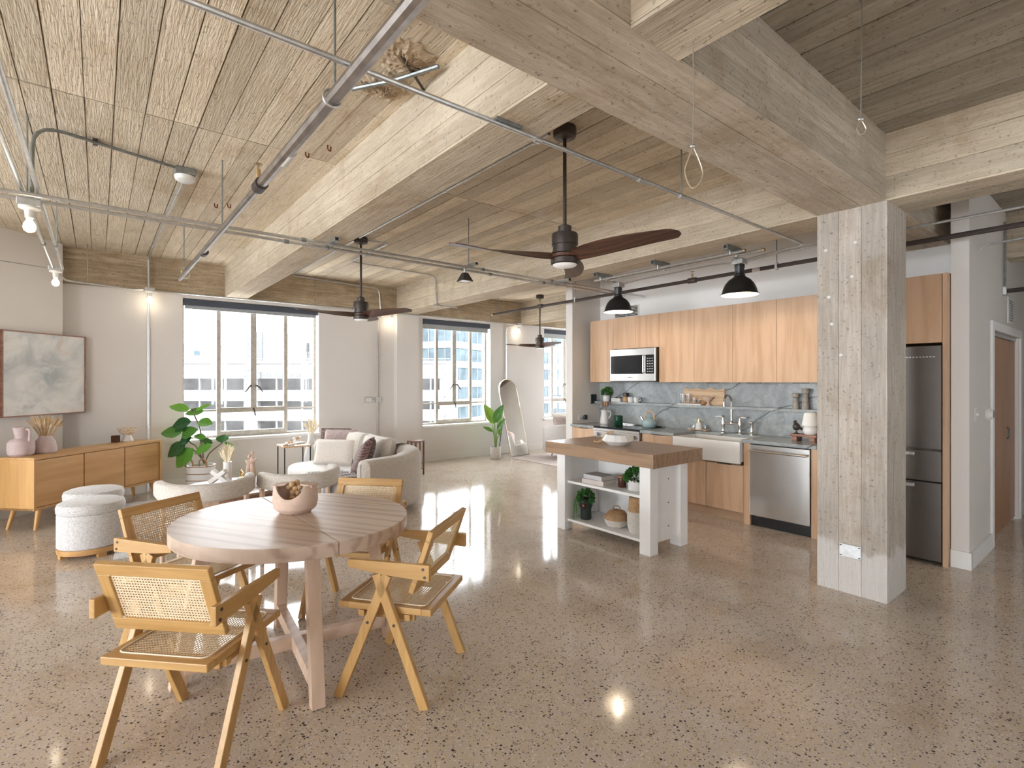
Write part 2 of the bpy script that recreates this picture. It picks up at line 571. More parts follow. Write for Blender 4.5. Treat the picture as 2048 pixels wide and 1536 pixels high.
M['marble'] = marble('grey_marble')
M['ceramic'] = plain('white_ceramic', (0.78, 0.76, 0.74), 0.16, 0.02)
M['matte'] = plain('matte_white_ceramic', (0.74, 0.72, 0.70), 0.6, 0.04, 30, 0.1)
M['mauve'] = plain('mauve_stoneware', (0.54, 0.43, 0.42), 0.75, 0.10, 18, 0.2)
M['clay'] = plain('blush_clay', (0.62, 0.46, 0.37), 0.8, 0.08, 24, 0.25)
M['boucle'] = fabric('cream_boucle', (0.70, 0.655, 0.60), (0.56, 0.51, 0.455), 150, bumps=0.7)
M['tweed'] = fabric('grey_tweed', (0.72, 0.70, 0.69), (0.50, 0.48, 0.475), 170, bumps=0.6)
M['sofafab'] = fabric('oatmeal_sofa', (0.60, 0.545, 0.48), (0.45, 0.40, 0.345), 170, bumps=0.6)
M['seatfab'] = fabric('pale_seat_fabric', (0.72, 0.69, 0.66), (0.60, 0.57, 0.54), 170, bumps=0.4)
M['pillowl'] = fabric('cream_pillow', (0.74, 0.68, 0.62), (0.64, 0.58, 0.52), 120, bumps=0.4)
M['pillowm'] = fabric('mauve_velvet', (0.45, 0.35, 0.335), (0.33, 0.245, 0.24), 40, bumps=0.5)
M['pillowd'] = fabric('brown_velvet', (0.11, 0.058, 0.052), (0.06, 0.03, 0.028), 60, bumps=0.4, stripe=((0.20, 0.12, 0.105), 7, 'Z', 16))
M['throw'] = fabric('grey_throw', (0.70, 0.68, 0.68), (0.55, 0.53, 0.54), 120, bumps=0.5, stripe=((0.33, 0.29, 0.30), 9, 'X'))
M['throw2'] = fabric('beige_throw', (0.62, 0.54, 0.48), (0.48, 0.40, 0.36), 120, bumps=0.5)
M['rug'] = fabric('pale_rug', (0.62, 0.60, 0.58), (0.44, 0.43, 0.425), 60, bumps=0.6)
M['rug2'] = fabric('faded_pink_rug', (0.62, 0.53, 0.49), (0.50, 0.38, 0.36), 14, bumps=0.4)
M['rattan'] = plain('natural_rattan', (0.55, 0.34, 0.17), 0.6, 0.2, 40)
M['rattanw'] = plain('whitewashed_rattan', (0.76, 0.72, 0.67), 0.6, 0.1, 40)
M['bead'] = plain('wooden_beads', (0.50, 0.32, 0.17), 0.5, 0.15, 40)
M['green'] = leafmat('rubber_leaf', (0.010, 0.075, 0.022), (0.17, 0.42, 0.05))
M['banana'] = leafmat('banana_leaf', (0.06, 0.20, 0.03), (0.30, 0.52, 0.07))
M['herb'] = leafmat('herb_leaf', (0.03, 0.12, 0.02), (0.12, 0.33, 0.05))
M['fern'] = leafmat('trailing_leaf', (0.02, 0.10, 0.02), (0.10, 0.30, 0.06))
M['stem'] = plain('plant_stem', (0.15, 0.10, 0.05), 0.7)
M['stemg'] = plain('green_stem', (0.20, 0.33, 0.08), 0.5)
M['soil'] = plain('soil', (0.05, 0.035, 0.025), 0.9)
M['pampas'] = plain('dried_pampas', (0.78, 0.68, 0.50), 0.85, 0.12, 40)
M['wheat'] = plain('dried_wheat', (0.56, 0.38, 0.21), 0.85, 0.25, 40)
M['amber'] = plain('brown_glass', (0.075, 0.025, 0.015), 0.1)
M['smoke'] = plain('dark_green_pot', (0.025, 0.04, 0.035), 0.4)
M['greenglass'] = plain('green_glass', (0.012, 0.055, 0.03), 0.05)
M['teal'] = plain('pale_blue_enamel', (0.33, 0.43, 0.44), 0.25)
M['clear'] = glass_pane('clear_glass', (0.93, 0.93, 0.93), 0.16)
M['spoon'] = wood('spoon_wood', (0.26, 0.12, 0.05), (0.42, 0.21, 0.10), 'z', 2)
M['darkwood'] = wood('dark_wood', (0.10, 0.045, 0.025), (0.22, 0.105, 0.06), 'z', 2)
M['midwood'] = wood('reddish_wood', (0.20, 0.09, 0.055), (0.36, 0.18, 0.115), 'y', 2)
M['board'] = wood('board_wood', (0.46, 0.28, 0.15), (0.68, 0.48, 0.30), 'y', 2)
M['stonegrey'] = plain('stone_mill', (0.38, 0.34, 0.29), 0.7, 0.3, 60)
M['mirror'] = plain('mirror_glass', (0.90, 0.90, 0.87), 0.01, 0.0, metal=1.0)
M['champagne'] = plain('champagne_metal', (0.66, 0.58, 0.46), 0.3, 0.05, metal=0.8)
M['lampglow'] = plain('lit_bulb', (1, 0.95, 0.85), 0.3, 0.0, emit=((1.0, 0.86, 0.62), 5))
M['diffuser'] = plain('frosted_diffuser', (0.9, 0.9, 0.88), 0.4, 0.0, emit=((1.0, 0.95, 0.88), 0.04))
M['opal'] = plain('opal_glass', (0.86, 0.84, 0.80), 0.2, 0.01)
M['shadein'] = plain('shade_inside', (0.85, 0.82, 0.75), 0.5)
M['paper'] = plain('book_pages', (0.74, 0.70, 0.64), 0.8)
M['cover1'] = plain('grey_book_cover', (0.55, 0.54, 0.55), 0.6)
M['cover2'] = plain('pink_book_cover', (0.62, 0.55, 0.52), 0.6)
M['rubber'] = plain('dark_void', (0.02, 0.02, 0.02), 0.8)
M['plastic'] = plain('white_plastic', (0.76, 0.75, 0.72), 0.45)
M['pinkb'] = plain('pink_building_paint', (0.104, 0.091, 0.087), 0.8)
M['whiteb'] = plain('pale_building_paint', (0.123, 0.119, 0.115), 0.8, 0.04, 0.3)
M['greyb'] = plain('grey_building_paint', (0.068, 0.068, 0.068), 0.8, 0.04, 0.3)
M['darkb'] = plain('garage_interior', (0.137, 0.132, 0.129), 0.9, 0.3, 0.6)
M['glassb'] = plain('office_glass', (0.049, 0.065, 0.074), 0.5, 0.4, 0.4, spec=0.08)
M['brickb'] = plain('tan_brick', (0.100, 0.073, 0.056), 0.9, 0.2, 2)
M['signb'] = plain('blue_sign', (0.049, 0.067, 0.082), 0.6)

# ------------------------------------------------------------------ the setting
CEIL, BEAM = 3.23, 2.77
XL, XR, YB, YW = -7.0, 10.5, -2.6, 8.65

def structure(name, mb, mat, label, cat, parent=None, **kw):
    o = mb.build(name, mat, parent, **kw)
    if parent is None:
        tag(o, label, cat, kind='structure')
    return o

UNIT = MB().box(-.5, .5, -.5, .5, -.5, .5)
_unit = {}
def slab(name, parent, mat, x0, x1, y0, y1, z0, z1):
    """one board-marked strip of the cast concrete (shared unit mesh, scaled)"""
    if mat.name not in _unit:
        _unit[mat.name] = UNIT.mesh('board', mat, smooth=False)
    o = obj(name, _unit[mat.name], parent)
    o.location = ((x0 + x1) / 2, (y0 + y1) / 2, (z0 + z1) / 2)
    o.scale = (x1 - x0, y1 - y0, z1 - z0)
    return o

structure('floor', MB().box(XL - .3, XR + .3, YB - .3, YW + .35, -.12, 0), M['floor'], 'polished terrazzo floor with dark and tan chips', 'floor', smooth=False)

ceiling = structure('ceiling', MB().box(XL - .3, XR + .3, YB - .3, YW + .35, CEIL + .006, CEIL + .2), M['seam'], 'board-marked raw concrete ceiling', 'ceiling', smooth=False)
x = -1.95
solid = [(1.46, 1.75), (4.22, 4.63), (7.15, 7.45)]
while x < 9.6:
    w = 0.148 + random.uniform(-.012, .012)
    a, c = x + .002, x + w - .002 - random.choice((0, 0, .0015, .003))
    hid = False
    for s0, s1 in solid:
        if a >= s0 and c <= s1:
            hid = True
        elif a < s0 < c:
            c = s0
        elif a < s1 < c:
            a = s1
    if not hid and c - a > .01:
        for y0, y1 in ((-1.2, 1.15), (1.58, 4.0), (4.012, 8.58)):
            if y0 < 0 and x > 8:
                continue
            if x < -.35 and y0 > 4:
                y1 = x + 8.98
            slab('board', ceiling, M['ceilgrey_shaded' if y0 < 0 and x > 1.7 else 'ceil'], a, c, y0, y1, CEIL - random.uniform(0, .006), CEIL + .01)
    x += w

def beam(label, axis, a0, a1, b0, b1, mat, z0=BEAM, z1=CEIL, nb=2, sides=(-1, 1)):
    """cast beam: core, then the strips its formwork boards left on soffit and sides"""
    if axis == 'y':
        core = MB().box(b0 + .01, b1 - .01, a0, a1, z0 + .01, z1 + .01)
    else:
        core = MB().box(a0, a1, b0 + .01, b1 - .01, z0 + .01, z1 + .01)
    o = core.build('concrete_beam', M['seam'], smooth=False)
    tag(o, label, 'beam', kind='structure')
    def put(p0, p1, q0, q1):
        if axis == 'y':
            slab('board', o, mat, p0, p1, a0, a1, q0, q1)
        else:
            slab('board', o, mat, a0, a1, p0, p1, q0, q1)
    w = (b1 - b0) / nb
    for i in range(nb):
        put(b0 + i * w + .0012, b0 + (i + 1) * w - .0012, z0 - random.uniform(0, .003), z0 + .012)
    nh = 3
    hh = (z1 - z0 - .012) / nh
    for s in sides:
        for i in range(nh):
            za, zb = z0 + .012 + i * hh + .001, z0 + .012 + (i + 1) * hh - .001
            k = random.uniform(0, .003)
            if s < 0:
                put(b0 - k, b0 + .012, za, zb)
            else:
                put(b1 - .012, b1 + k, za, zb)
    return o
beam('wide concrete beam running into the bare concrete column', 'x', XL, XR, 1.15, 1.58, M['beamx'], nb=3)
beam('narrow concrete beam between the first window and the main beam', 'y', 1.58, 8.58, 1.46, 1.75, M['beamy'])
beam('narrow concrete beam overhead on the near side of the main beam', 'y', YB, 1.15, 1.46, 1.75, M['beamy'])
beam('concrete beam from the column toward the second window', 'y', 1.58, 8.58, 4.22, 4.63, M['beamy'])
beam('concrete beam running from the column toward the near right', 'y', YB, 1.15, 4.22, 4.63, M['beamy'])
beam('concrete beam above the far window past the kitchen wall', 'y', 1.58, 8.58, 7.15, 7.45, M['beamy'])
beam('concrete beam crossing above the wooden closet doors', 'y', YB, 1.15, 7.15, 7.45, M['beamy'])
beam('brown-stained concrete edge beam above the windows', 'x', -.36, XR, 8.58, 8.66, M['edge'], nb=1, sides=(-1,))

col_ = MB().box(4.225, 4.625, 1.155, 1.565, 0, BEAM).build('concrete_column', M['seam'], smooth=False)
tag(col_, 'square bare concrete column with whitened foot', 'column', kind='structure')
for i in range(3):
    y0 = 1.15 + i * .14333
    slab('board', col_, M['column'], 4.215 - random.uniform(0, .003), 4.23, y0 + .001, y0 + .1423, 0, BEAM)
    slab('board', col_, M['column'], 4.62, 4.635 + random.uniform(0, .003), y0 + .001, y0 + .1423, 0, BEAM)
    x0 = 4.215 + i * .14
    slab('board', col_, M['column'], x0 + .001, x0 + .139, 1.14 - random.uniform(0, .003), 1.16, 0, BEAM)
    slab('board', col_, M['column'], x0 + .001, x0 + .139, 1.56, 1.58 + random.uniform(0, .003), 0, BEAM)
pl = MB().box(4.203, 4.211, 1.29, 1.43, .26, .355).build('cover_plate', M['galv'], col_, bevel=.003)
for k in range(4):
    yy, zz = 1.302 + (k % 2) * .116, .272 + (k // 2) * .071
    MB().box(4.200, 4.204, yy - .006, yy + .006, zz - .003, zz + .003).build('screw', M['rubber'], pl, smooth=False)
for yy, zz in ((1.52, 2.5), (1.33, 2.52), (1.50, 2.15), (1.48, 1.95), (1.35, 2.28), (1.42, 1.72)):
    MB().ball((4.212, yy, zz), (.004, .012, .012), 8, 6).build('anchor_patch', M['plastic'], col_)

def wall_run(name, label, axis, a0, a1, b0, b1, z1, holes=(), mat=None):
    """a straight wall with rectangular openings (a-range, z-range)"""
    mb = MB()
    def bx(p0, p1, q0, q1):
        if axis == 'x':
            mb.box(p0, p1, b0, b1, q0, q1)
        else:
            mb.box(b0, b1, p0, p1, q0, q1)
    cur = a0
    for h0, h1, q0, q1 in sorted(holes):
        bx(cur, h0, 0, z1)
        if q0 > 0:
            bx(h0, h1, 0, q0)
        bx(h0, h1, q1, z1)
        cur = h1
    bx(cur, a1, 0, z1)
    return structure(name, mb, mat or M['wall'], label, 'wall', smooth=False)

WZ0, WZ1 = .67, 2.715
wall_run('wall_back', 'pale grey-beige wall with the tall steel windows', 'x', -.5, XR + .3, YW, YW + .3, CEIL + .1, [(a, b, WZ0, WZ1) for a, b in WIN])
structure('wall_pilaster', MB().box(4.2, 4.64, 8.53, YW + .01, 0, BEAM), M['wall'], 'shallow pilaster on the wall between the two living room windows', 'pilaster', smooth=False)
q = math.sqrt(.5)
pa, pb = (-.34, 8.45), (-1.7, 7.09)
structure('wall_left', MB().prism([pa, (pa[0] - .2, pa[1] + .25), (pb[0] - .4, pb[1] + .2), pb], 0, CEIL + .05), M['wall'],
          'pale diagonal wall behind the abstract painting', 'wall', smooth=False)
wall_run('wall_back_left', 'pale wall beyond the diagonal wall, outside the picture', 'x', XL - .3, -1.65, 7.09, 7.35, CEIL + .05)
wall_run('wall_side', 'pale side wall with windows outside the picture', 'y', YB - .3, 7.4, XL - .35, XL, CEIL + .1,
         [(yc - w / 2, yc + w / 2, .35, 2.75) for yc, w in LEFT_WINDOWS])
wall_run('wall_front', 'pale wall with added fill windows behind the viewer', 'x', XL - .3, XR + .3, YB - .35, YB, CEIL + .1,
         [(xc - w / 2, xc + w / 2, .67, 2.7) for xc, w in REAR_FILL_WINDOWS])
wall_run('wall_far', 'pale end wall of the far room', 'y', YB, YW, XR, XR + .3, CEIL + .1, [(yc - w / 2, yc + w / 2, .67, 2.7) for yc, w in FAR_FILL_WINDOWS])
wall_run('wall_kitchen', 'white wall behind the kitchen cabinets', 'y', .95, 5.46, 6.03, 6.18, CEIL + .05, mat=M['white'])
wall_run('wall_stub', 'white wall return at the far end of the kitchen counter', 'x', 5.42, 6.1, 5.33, 5.46, CEIL + .05, mat=M['wall'])
wall_run('wall_right', 'white hallway wall with thermostat and closet door', 'x', 5.5, XR, .93, 1.045, CEIL + .05, [(6.44, 7.97, 0, 2.0)], mat=M['wall'])

def baseboard(name, label, p, q, h=.13, t=.018, side=1, mat='trim'):
    p, q = Vector((p[0], p[1], h / 2)), Vector((q[0], q[1], h / 2))
    n = (q - p).normalized().cross(Vector((0, 0, 1))) * (t / 2 * side)
    return structure(name, MB().bar(p + n, q + n, t, h), M[mat], label, 'baseboard', smooth=False)
baseboard('baseboard_back', 'pale baseboard under the first window', (.0, YW), (4.2, YW), .15)
baseboard('baseboard_back', 'pale baseboard under the second window', (4.64, YW), (6.7, YW), .15)
baseboard('baseboard_back', 'pale baseboard behind the far armchair', (6.7, YW), (XR, YW), .15)
baseboard('baseboard_left', 'pale baseboard under the diagonal wall', pb, pa, .12)
baseboard('baseboard_right', 'white baseboard at the foot of the thermostat wall', (5.48, .93), (6.35, .93), .14, mat='white')
baseboard('baseboard_right', 'short white baseboard beside the refrigerator panel', (5.5, 1.045), (5.5, .912), .14, mat='white')

def window(i, label, x0, x1, mat=None):
    w = thing('window_%d' % i, label, 'window', kind='structure')
    Y0, Y1 = 8.81, 8.865
    yc = (Y0 + Y1) / 2
    fr = MB()
    fr.box(x0, x0 + .035, Y0, Y1, WZ0, WZ1).box(x1 - .035, x1, Y0, Y1, WZ0, WZ1)
    fr.box(x0 + .035, x1 - .035, Y0, Y1, WZ0, WZ0 + .045).box(x0 + .035, x1 - .035, Y0, Y1, WZ1 - .04, WZ1)
    fr.build('frame', M['steelwin'], w, bevel=.004)
    q = (x1 - x0) / 4
    m1, m2, mc = x0 + q, x0 + 3 * q, x0 + 2 * q
    tz = 1.09
    for m in (m1, m2):
        MB().box(m - .028, m + .028, Y0 - .008, Y1, WZ0 + .045, WZ1 - .04).build('mullion', M['steelwin'], w, bevel=.006)
    MB().box(mc - .042, mc + .042, Y0 - .015, Y1, tz, WZ1 - .04).build('casement_stile', M['steelwin'], w, bevel=.006)
    MB().box(m1 + .028, m2 - .028, Y0 - .01, Y1, tz - .04, tz + .035).build('transom', M['steelwin'], w, bevel=.005)
    for a, b in ((x0 + .035, m1 - .028), (m2 + .028, x1 - .035)):
        MB().box(a, b, yc - .012, yc + .012, tz - .015, tz + .01).build('muntin', M['steelwin'], w, bevel=.003)
    MB().box(m1 + .028, m2 - .028, Y0 - .01, Y1, WZ0 + .045, WZ0 + .10).build('hopper_rail', M['steelwin'], w, bevel=.005)
    for a, b, c, d in ((x0 + .035, m1 - .028, WZ0 + .045, tz - .015), (x0 + .035, m1 - .028, tz + .01, WZ1 - .04), (m2 + .028, x1 - .035, WZ0 + .045, tz - .015),
                       (m2 + .028, x1 - .035, tz + .01, WZ1 - .04), (m1 + .028, mc - .042, tz + .035, WZ1 - .04), (mc + .042, m2 - .028, tz + .035, WZ1 - .04),
                       (m1 + .028, m2 - .028, WZ0 + .1, tz - .04)):
        MB().box(a, b, yc - .003, yc + .003, c, d).build('pane', M['glass'], w, smooth=False)
    for s in (-1, 1):
        MB().tube([(mc + s * .035, Y0 - .01, 1.455), (mc + s * .045, Y0 - .045, 1.46), (mc + s * .075, Y0 - .05, 1.43), (mc + s * .125, Y0 - .05, 1.36)], [.014, .016, .011, .008], 8).build('handle', M['bronze'], w)
    MB().tube([(mc, Y0 - .01, tz + .01), (mc, Y0 - .04, tz), (mc + .02, Y0 - .045, tz - .1)], [.016, .014, .008], 8).build('latch', M['bronze'], w)
    MB().box(x0 - .02, x1 + .02, YW - .035, Y0 + .01, WZ0 - .03, WZ0 + .012).build('sill', M['white'], w, bevel=.006)
    return w
window(1, 'wide four-column steel window behind the leafy rubber plant', *WIN[0])
window(2, 'steel window beside the arched mirror', *WIN[1])
window(3, 'farthest steel window, partly hidden by the kitchen wall return', *WIN[2])

def blind(label, x0, x1, drop):
    b = thing('roller_blind', label, 'blind', ((x0 + x1) / 2, 8.70, WZ1), group='roller blinds over the windows')
    hw = (x1 - x0) / 2 - .012
    MB().box(-hw, hw, -.045, .045, -.10, -.005).build('cassette', M['blind'], b, bevel=.008)
    MB().box(-hw + .02, hw - .02, .0, .008, -.10 - drop, -.10).build('fabric', M['blindedge'], b, smooth=False)
    MB().tube([(-hw + .02, .004, -.10 - drop), (hw - .02, .004, -.10 - drop)], .011, 8).build('hem_bar', M['blindedge'], b)
blind('dark blue-grey roller blind above the widest window', *WIN[0], .035)
blind('dark grey roller blind of the window beside the arched mirror', *WIN[1], .075)
blind('dark grey roller blind of the farthest window', *WIN[2], .09)

for i, (yc, w) in enumerate(LEFT_WINDOWS):
    f = MB()
    for yy in (yc - w / 2 + .02, yc - w / 4, yc, yc + w / 4, yc + w / 2 - .02):
        f.box(XL - .18, XL - .14, yy - .02, yy + .02, .35, 2.75)
    for zz in (.37, 1.09, 2.73):
        f.box(XL - .18, XL - .14, yc - w / 2, yc + w / 2, zz - .02, zz + .02)
    structure('window_%d' % (4 + i), f, M['steelwin'], 'unseen steel window in the side wall, number %s from the corner' % ('three', 'two', 'one')[i], 'window', smooth=False)
for i, (yc, w) in enumerate(FAR_FILL_WINDOWS):
    f = MB()
    for yy in (yc - w / 2 + .02, yc - w / 4, yc, yc + w / 4, yc + w / 2 - .02):
        f.box(XR + .14, XR + .18, yy - .02, yy + .02, .67, 2.7)
    for zz in (.69, 1.09, 2.68):
        f.box(XR + .14, XR + .18, yc - w / 2, yc + w / 2, zz - .02, zz + .02)
    structure('window_10', f, M['steelwin'], 'steel window added for daylight in the end wall of the far room', 'window', smooth=False)

for i, (xc, w) in enumerate(REAR_FILL_WINDOWS):
    f = MB()
    for xx in (xc - w / 2 + .02, xc - w / 4, xc, xc + w / 4, xc + w / 2 - .02):
        f.box(xx - .02, xx + .02, YB - .18, YB - .14, .67, 2.7)
    for zz in (.69, 1.09, 2.68):
        f.box(xc - w / 2, xc + w / 2, YB - .18, YB - .14, zz - .02, zz + .02)
    structure('window_%d' % (7 + i), f, M['steelwin'], 'steel window added for fill daylight in the wall behind the viewer, ' + ('nearest the side wall', 'widest of three', 'on the closet side')[i], 'window', smooth=False)

# closet doors with casing
door = thing('door_1', 'brown wooden bifold closet doors in a white casing', 'door', (6.44, .93, 0), kind='structure')
for q_ in ((-.085, .0, 0, 2.085), (1.53, 1.615, 0, 2.085), (.0, 1.53, 2.0, 2.085)):
    MB().box(q_[0], q_[1], -.02, .0, q_[2], q_[3]).build('casing', M['white'], door, bevel=.004)
for q_ in (0, 1.51):
    MB().box(q_, q_ + .02, 0, .11, 0, 2.0).build('jamb', M['white'], door, smooth=False)
MB().box(.02, 1.51, .02, .06, 1.965, 2.0).build('track', M['galv'], door, smooth=False)
for i in range(4):
    x0 = .022 + i * .3725
    leaf = MB().box(x0 + .002, x0 + .37, .03, .062, .02, 1.96).build('door_leaf', M['closet'], door, bevel=.003)
    if i in (0, 2):
        hx = x0 + (.1 if i == 0 else .2)
        MB().tube([(hx - .025, .02, .93), (hx - .025, .012, .94), (hx + .03, .012, .94), (hx + .03, .012, 1.04), (hx - .025, .012, 1.04), (hx - .025, .02, 1.05)], .006, 6).build('pull', M['bronze'], leaf)

# broken-out patch of the ceiling
def spall(name, parent, x0, x1, y0, y1, z, depth, mat, seed):
    rnd = random.Random(seed)
    n = 20
    jit = [rnd.uniform(.78, 1.0) for _ in range(48)]
    def fn(u, v):
        a, r = 2 * PI * u, v
        k = jit[int(u * 47.99) % 47] if u < 1 else jit[0]
        rr = r * k
        zz = z - depth * (1 - r) ** .5 * (.35 + .65 * rnd.random()) * (0 if r > .97 else 1)
        return ((x0 + x1) / 2 + math.cos(a) * rr * (x1 - x0) / 2, (y0 + y1) / 2 + math.sin(a) * rr * (y1 - y0) / 2, zz - .002)
    return MB().surf(fn, 48, 9).build(name, mat, parent, smooth=False)
M['spall'] = concrete('broken_concrete', (0.38, 0.28, 0.18), (0.66, 0.55, 0.42), pits=0.9, tint=0)
spall('spalled_patch', ceiling, 1.06, 1.45, 2.30, 2.62, CEIL - .004, .04, M['spall'], 3)
spall('spalled_patch', ceiling, 1.12, 1.45, 2.62, 2.92, CEIL - .004, .045, M['spall'], 4)
MB().tube([(1.13, 2.86, CEIL - .035), (1.27, 2.62, CEIL - .045), (1.40, 2.36, CEIL - .04)], .012, 8).build('exposed_conduit', M['galvdark'], ceiling)
MB().tube([(1.22, 2.42, CEIL - .03), (1.46, 2.62, CEIL - .035)], .008, 8).build('exposed_rebar', M['bronze'], ceiling)

M['rust'] = plain('rusty_iron', (0.16, 0.03, 0.02), 0.7)
for hx, hy in ((1.30, 3.72), (1.21, 3.93), (.98, 5.55), (.88, 5.62)):
    MB().tube(catmull([(hx - .012, hy, CEIL - .002), (hx - .01, hy, CEIL - .03), (hx + .012, hy + .01, CEIL - .035), (hx + .015, hy + .01, CEIL - .002)], 4), .005, 6).build('rusty_hook', M['rust'], ceiling)

# ------------------------------------------------------------------ conduits, pipes, fans, lamps
def run(name, label, path, r, mat, cat='conduit', parts=None, rb=.07, group=None):
    t = thing(name, label, cat, group=group)
    MB().tube(bend(path, rb), r, 10).build('tube', M[mat], t)
    return t
def rods(parent, spots, z0, z1=CEIL, r=.005, mat='galvdark'):
    for x, y in spots:
        MB().tube([(x, y, z0), (x, y, z1)], r, 6).build('hanger_rod', M[mat], parent)
def couplings(parent, pts, axis, r, mat='galv', l=.04):
    for p in pts:
        a = Vector(p)
        d = Vector((l / 2, 0, 0)) if axis == 'x' else Vector((0, l / 2, 0)) if axis == 'y' else Vector((0, 0, l / 2))
        MB().tube([a - d, a + d], r, 10).build('coupling', M[mat], parent)

# sprinkler main, left
t = run('sprinkler_pipe', 'thick steel sprinkler pipe hung across the living room ceiling', [(.76, -1.5, 2.684), (.745, 3.3, 2.684)], .029, 'steelpipe', 'pipe')
MB().tube([(.745, 3.3, 2.684), (.72, 6.9, 2.684)], .022, 10).build('thin_section', M['steelpipe'], t)
for yy, rr in ((3.3, .037), (5.35, .031)):
    MB().tube([(.745, yy - .05, 2.684), (.745, yy + .05, 2.684)], rr, 12).build('coupling', M['blackpipe'], t)
MB().tube([(.757, 2.72, 2.684), (.757, 2.86, 2.684)], .031, 12).build('white_tape', M['plastic'], t)
for yy in (3.3, 6.86):
    hd = MB().tube([(.745, yy, 2.684), (.735, yy, 2.775)], .014, 8).build('sprinkler_head', M['brass'], t)
    MB().lathe([(.001, .0), (.026, .004), (.026, .007), (.001, .009)], 12, (.735, yy, 2.80)).build('deflector', M['brass'], hd)
    MB().tube([(.735, yy, 2.77), (.735, yy, 2.802)], .005, 6).build('neck', M['brass'], hd)
rods(t, [(.757, 2.1), (.73, 6.6)], 2.73)
for yy in (2.1, 6.6):
    MB().tube([(.745 + .036 * math.cos(a), yy, 2.684 + .036 * math.sin(a)) for a in [2 * PI * k / 14 for k in range(14)]], .005, 6, closed=True).build('clevis_ring', M['galv'], t)

# conduit along the near bay
t = run('conduit', 'single conduit crossing in front of the nearest fan rod', [(-.2, 1.93, 2.745), (4.88, 1.94, 2.745), (4.88, 2.44, 2.70)], .0115, 'galv')
rods(t, [(2.98, 1.935)], 2.745)
couplings(t, [(2.55, 1.935, 2.74), (1.72, 1.935, 2.74), (2.98, 1.935, 2.74)], 'x', .016)
MB().box(1.45, 1.6, 1.915, 1.955, 2.752, 2.768).build('strap', M['galvdark'], t, smooth=False)

# twin conduits with strut brackets
for k, (yy, txt) in enumerate(((4.48, 'nearer of the twin conduits spanning the room under the beams'), (4.62, 'farther of the twin conduits spanning the room under the beams'))):
    t = run('conduit', txt, [(-1.7, yy, 2.718), (5.98 - k * .25, yy, 2.718)], .0135, 'galv', group='twin conduits spanning the room')
    couplings(t, [(1.35 - k * .1, yy, 2.718), (3.2 + k * .2, yy, 2.718), (4.2, yy, 2.718)], 'x', .019, 'galvdark')
    if k == 0:
        rods(t, [(.745, yy), (3.02, yy), (-.35, yy)], 2.71)
for xx, txt in ((1.60, 'strut bracket under the narrow beam near the second fan'), (3.06, 'strut bracket holding the square spotlight'), (4.42, 'strut bracket under the beam above the fan blade')):
    b = thing('strut_bracket', txt, 'bracket', (xx, 4.55, 2.733), group='strut brackets on the twin conduits')
    top = BEAM - 2.735 if xx != 3.06 else .03
    MB().box(-.021, .021, -.16, .12, .0, min(.041, top)).build('channel', M['galv'], b, smooth=False)
    MB().box(-.015, .015, -.162, -.158, .004, min(.037, top - .003)).build('open_end', M['rubber'], b, smooth=False)
    for yy in (-.07, .07):
        MB().tube([(-.0, yy - .02, .0), (0, yy - .02, -.03), (0, yy + .02, -.03), (0, yy + .02, .0)], .004, 6).build('pipe_clamp', M['galvdark'], b)
sp = thing('spotlight', 'small square dark spotlight hung from the twin conduits', 'spotlight', (3.02, 4.55, 2.69))
MB().add([(-.025, -.025, -.02), (.025, -.025, -.02), (.025, .025, -.02), (-.025, .025, -.02), (-.065, -.065, -.11), (.065, -.065, -.11), (.065, .065, -.11), (-.065, .065, -.11)],
         [(3, 2, 1, 0), (0, 1, 5, 4), (1, 2, 6, 5), (2, 3, 7, 6), (3, 0, 4, 7)]).build('housing', M['bronze'], sp, smooth=False)
MB().box(-.055, .055, -.055, .055, -.108, -.104).build('lens', M['diffuser'], sp, smooth=False)
MB().tube([(0, 0, -.02), (0, 0, .03)], .014, 8).build('stem', M['galv'], sp)

# conduits on the left running to the window wall
for k, (xx, txt) in enumerate(((-.30, 'brighter of two conduits running over the credenza to the bulb'), (-.38, 'second conduit running over the credenza, beside the brighter one'))):
    t = run('conduit', txt, [(xx, -.5, 2.75), (xx, 7.45, 2.755)], .0125, 'galv', group='pair of conduits over the credenza')
    couplings(t, [(xx, 2.2 + k * .8, 2.752), (xx, 6.2, 2.754)], 'y', .018, 'galvdark')
    if k == 0:
        rods(t, [(xx, 2.4), (xx, 6.4)], 2.73)
t = run('conduit', 'conduit climbing from the twin run to the smoke detector', [(-.33, 4.5, 2.71), (-.33, 4.55, 3.205), (.47, 4.80, 3.205)], .0115, 'galvdark', rb=.16)
MB().box(-.03, .0, 4.62, 4.72, 3.205, 3.222).build('strap', M['bronze'], t, smooth=False)
t = run('conduit', 'conduit from the smoke detector to the wall above the credenza', [(.55, 4.94, 3.205), (.535, 8.53, 3.205), (.535, 8.53, 2.79)], .0115, 'galv')
couplings(t, [(.548, 5.5, 3.205), (.536, 7.8, 3.205)], 'y', .017)
t = run('conduit', 'conduit along the beam from the credenza corner over the windows', [(-.36, 7.62, 2.745), (-.30, 8.15, 2.735), (.35, 8.47, 2.745), (.47, 8.50, 2.76)], .0115, 'galv')
rods(t, [(-.10, 8.26)], 2.74)
t = run('conduit', 'galvanised conduit above the widest window and the sofa', [(.62, 8.53, 2.76), (3.95, 8.53, 2.755)], .0125, 'galv')
rods(t, [(2.75, 8.53)], 2.76, 3.22, .004)
t = run('conduit', 'galvanised conduit above the window beside the mirror', [(4.15, 8.51, 2.745), (6.98, 8.55, 2.74)], .0125, 'galv')
rods(t, [(6.3, 8.545)], 2.745, 3.22, .004)
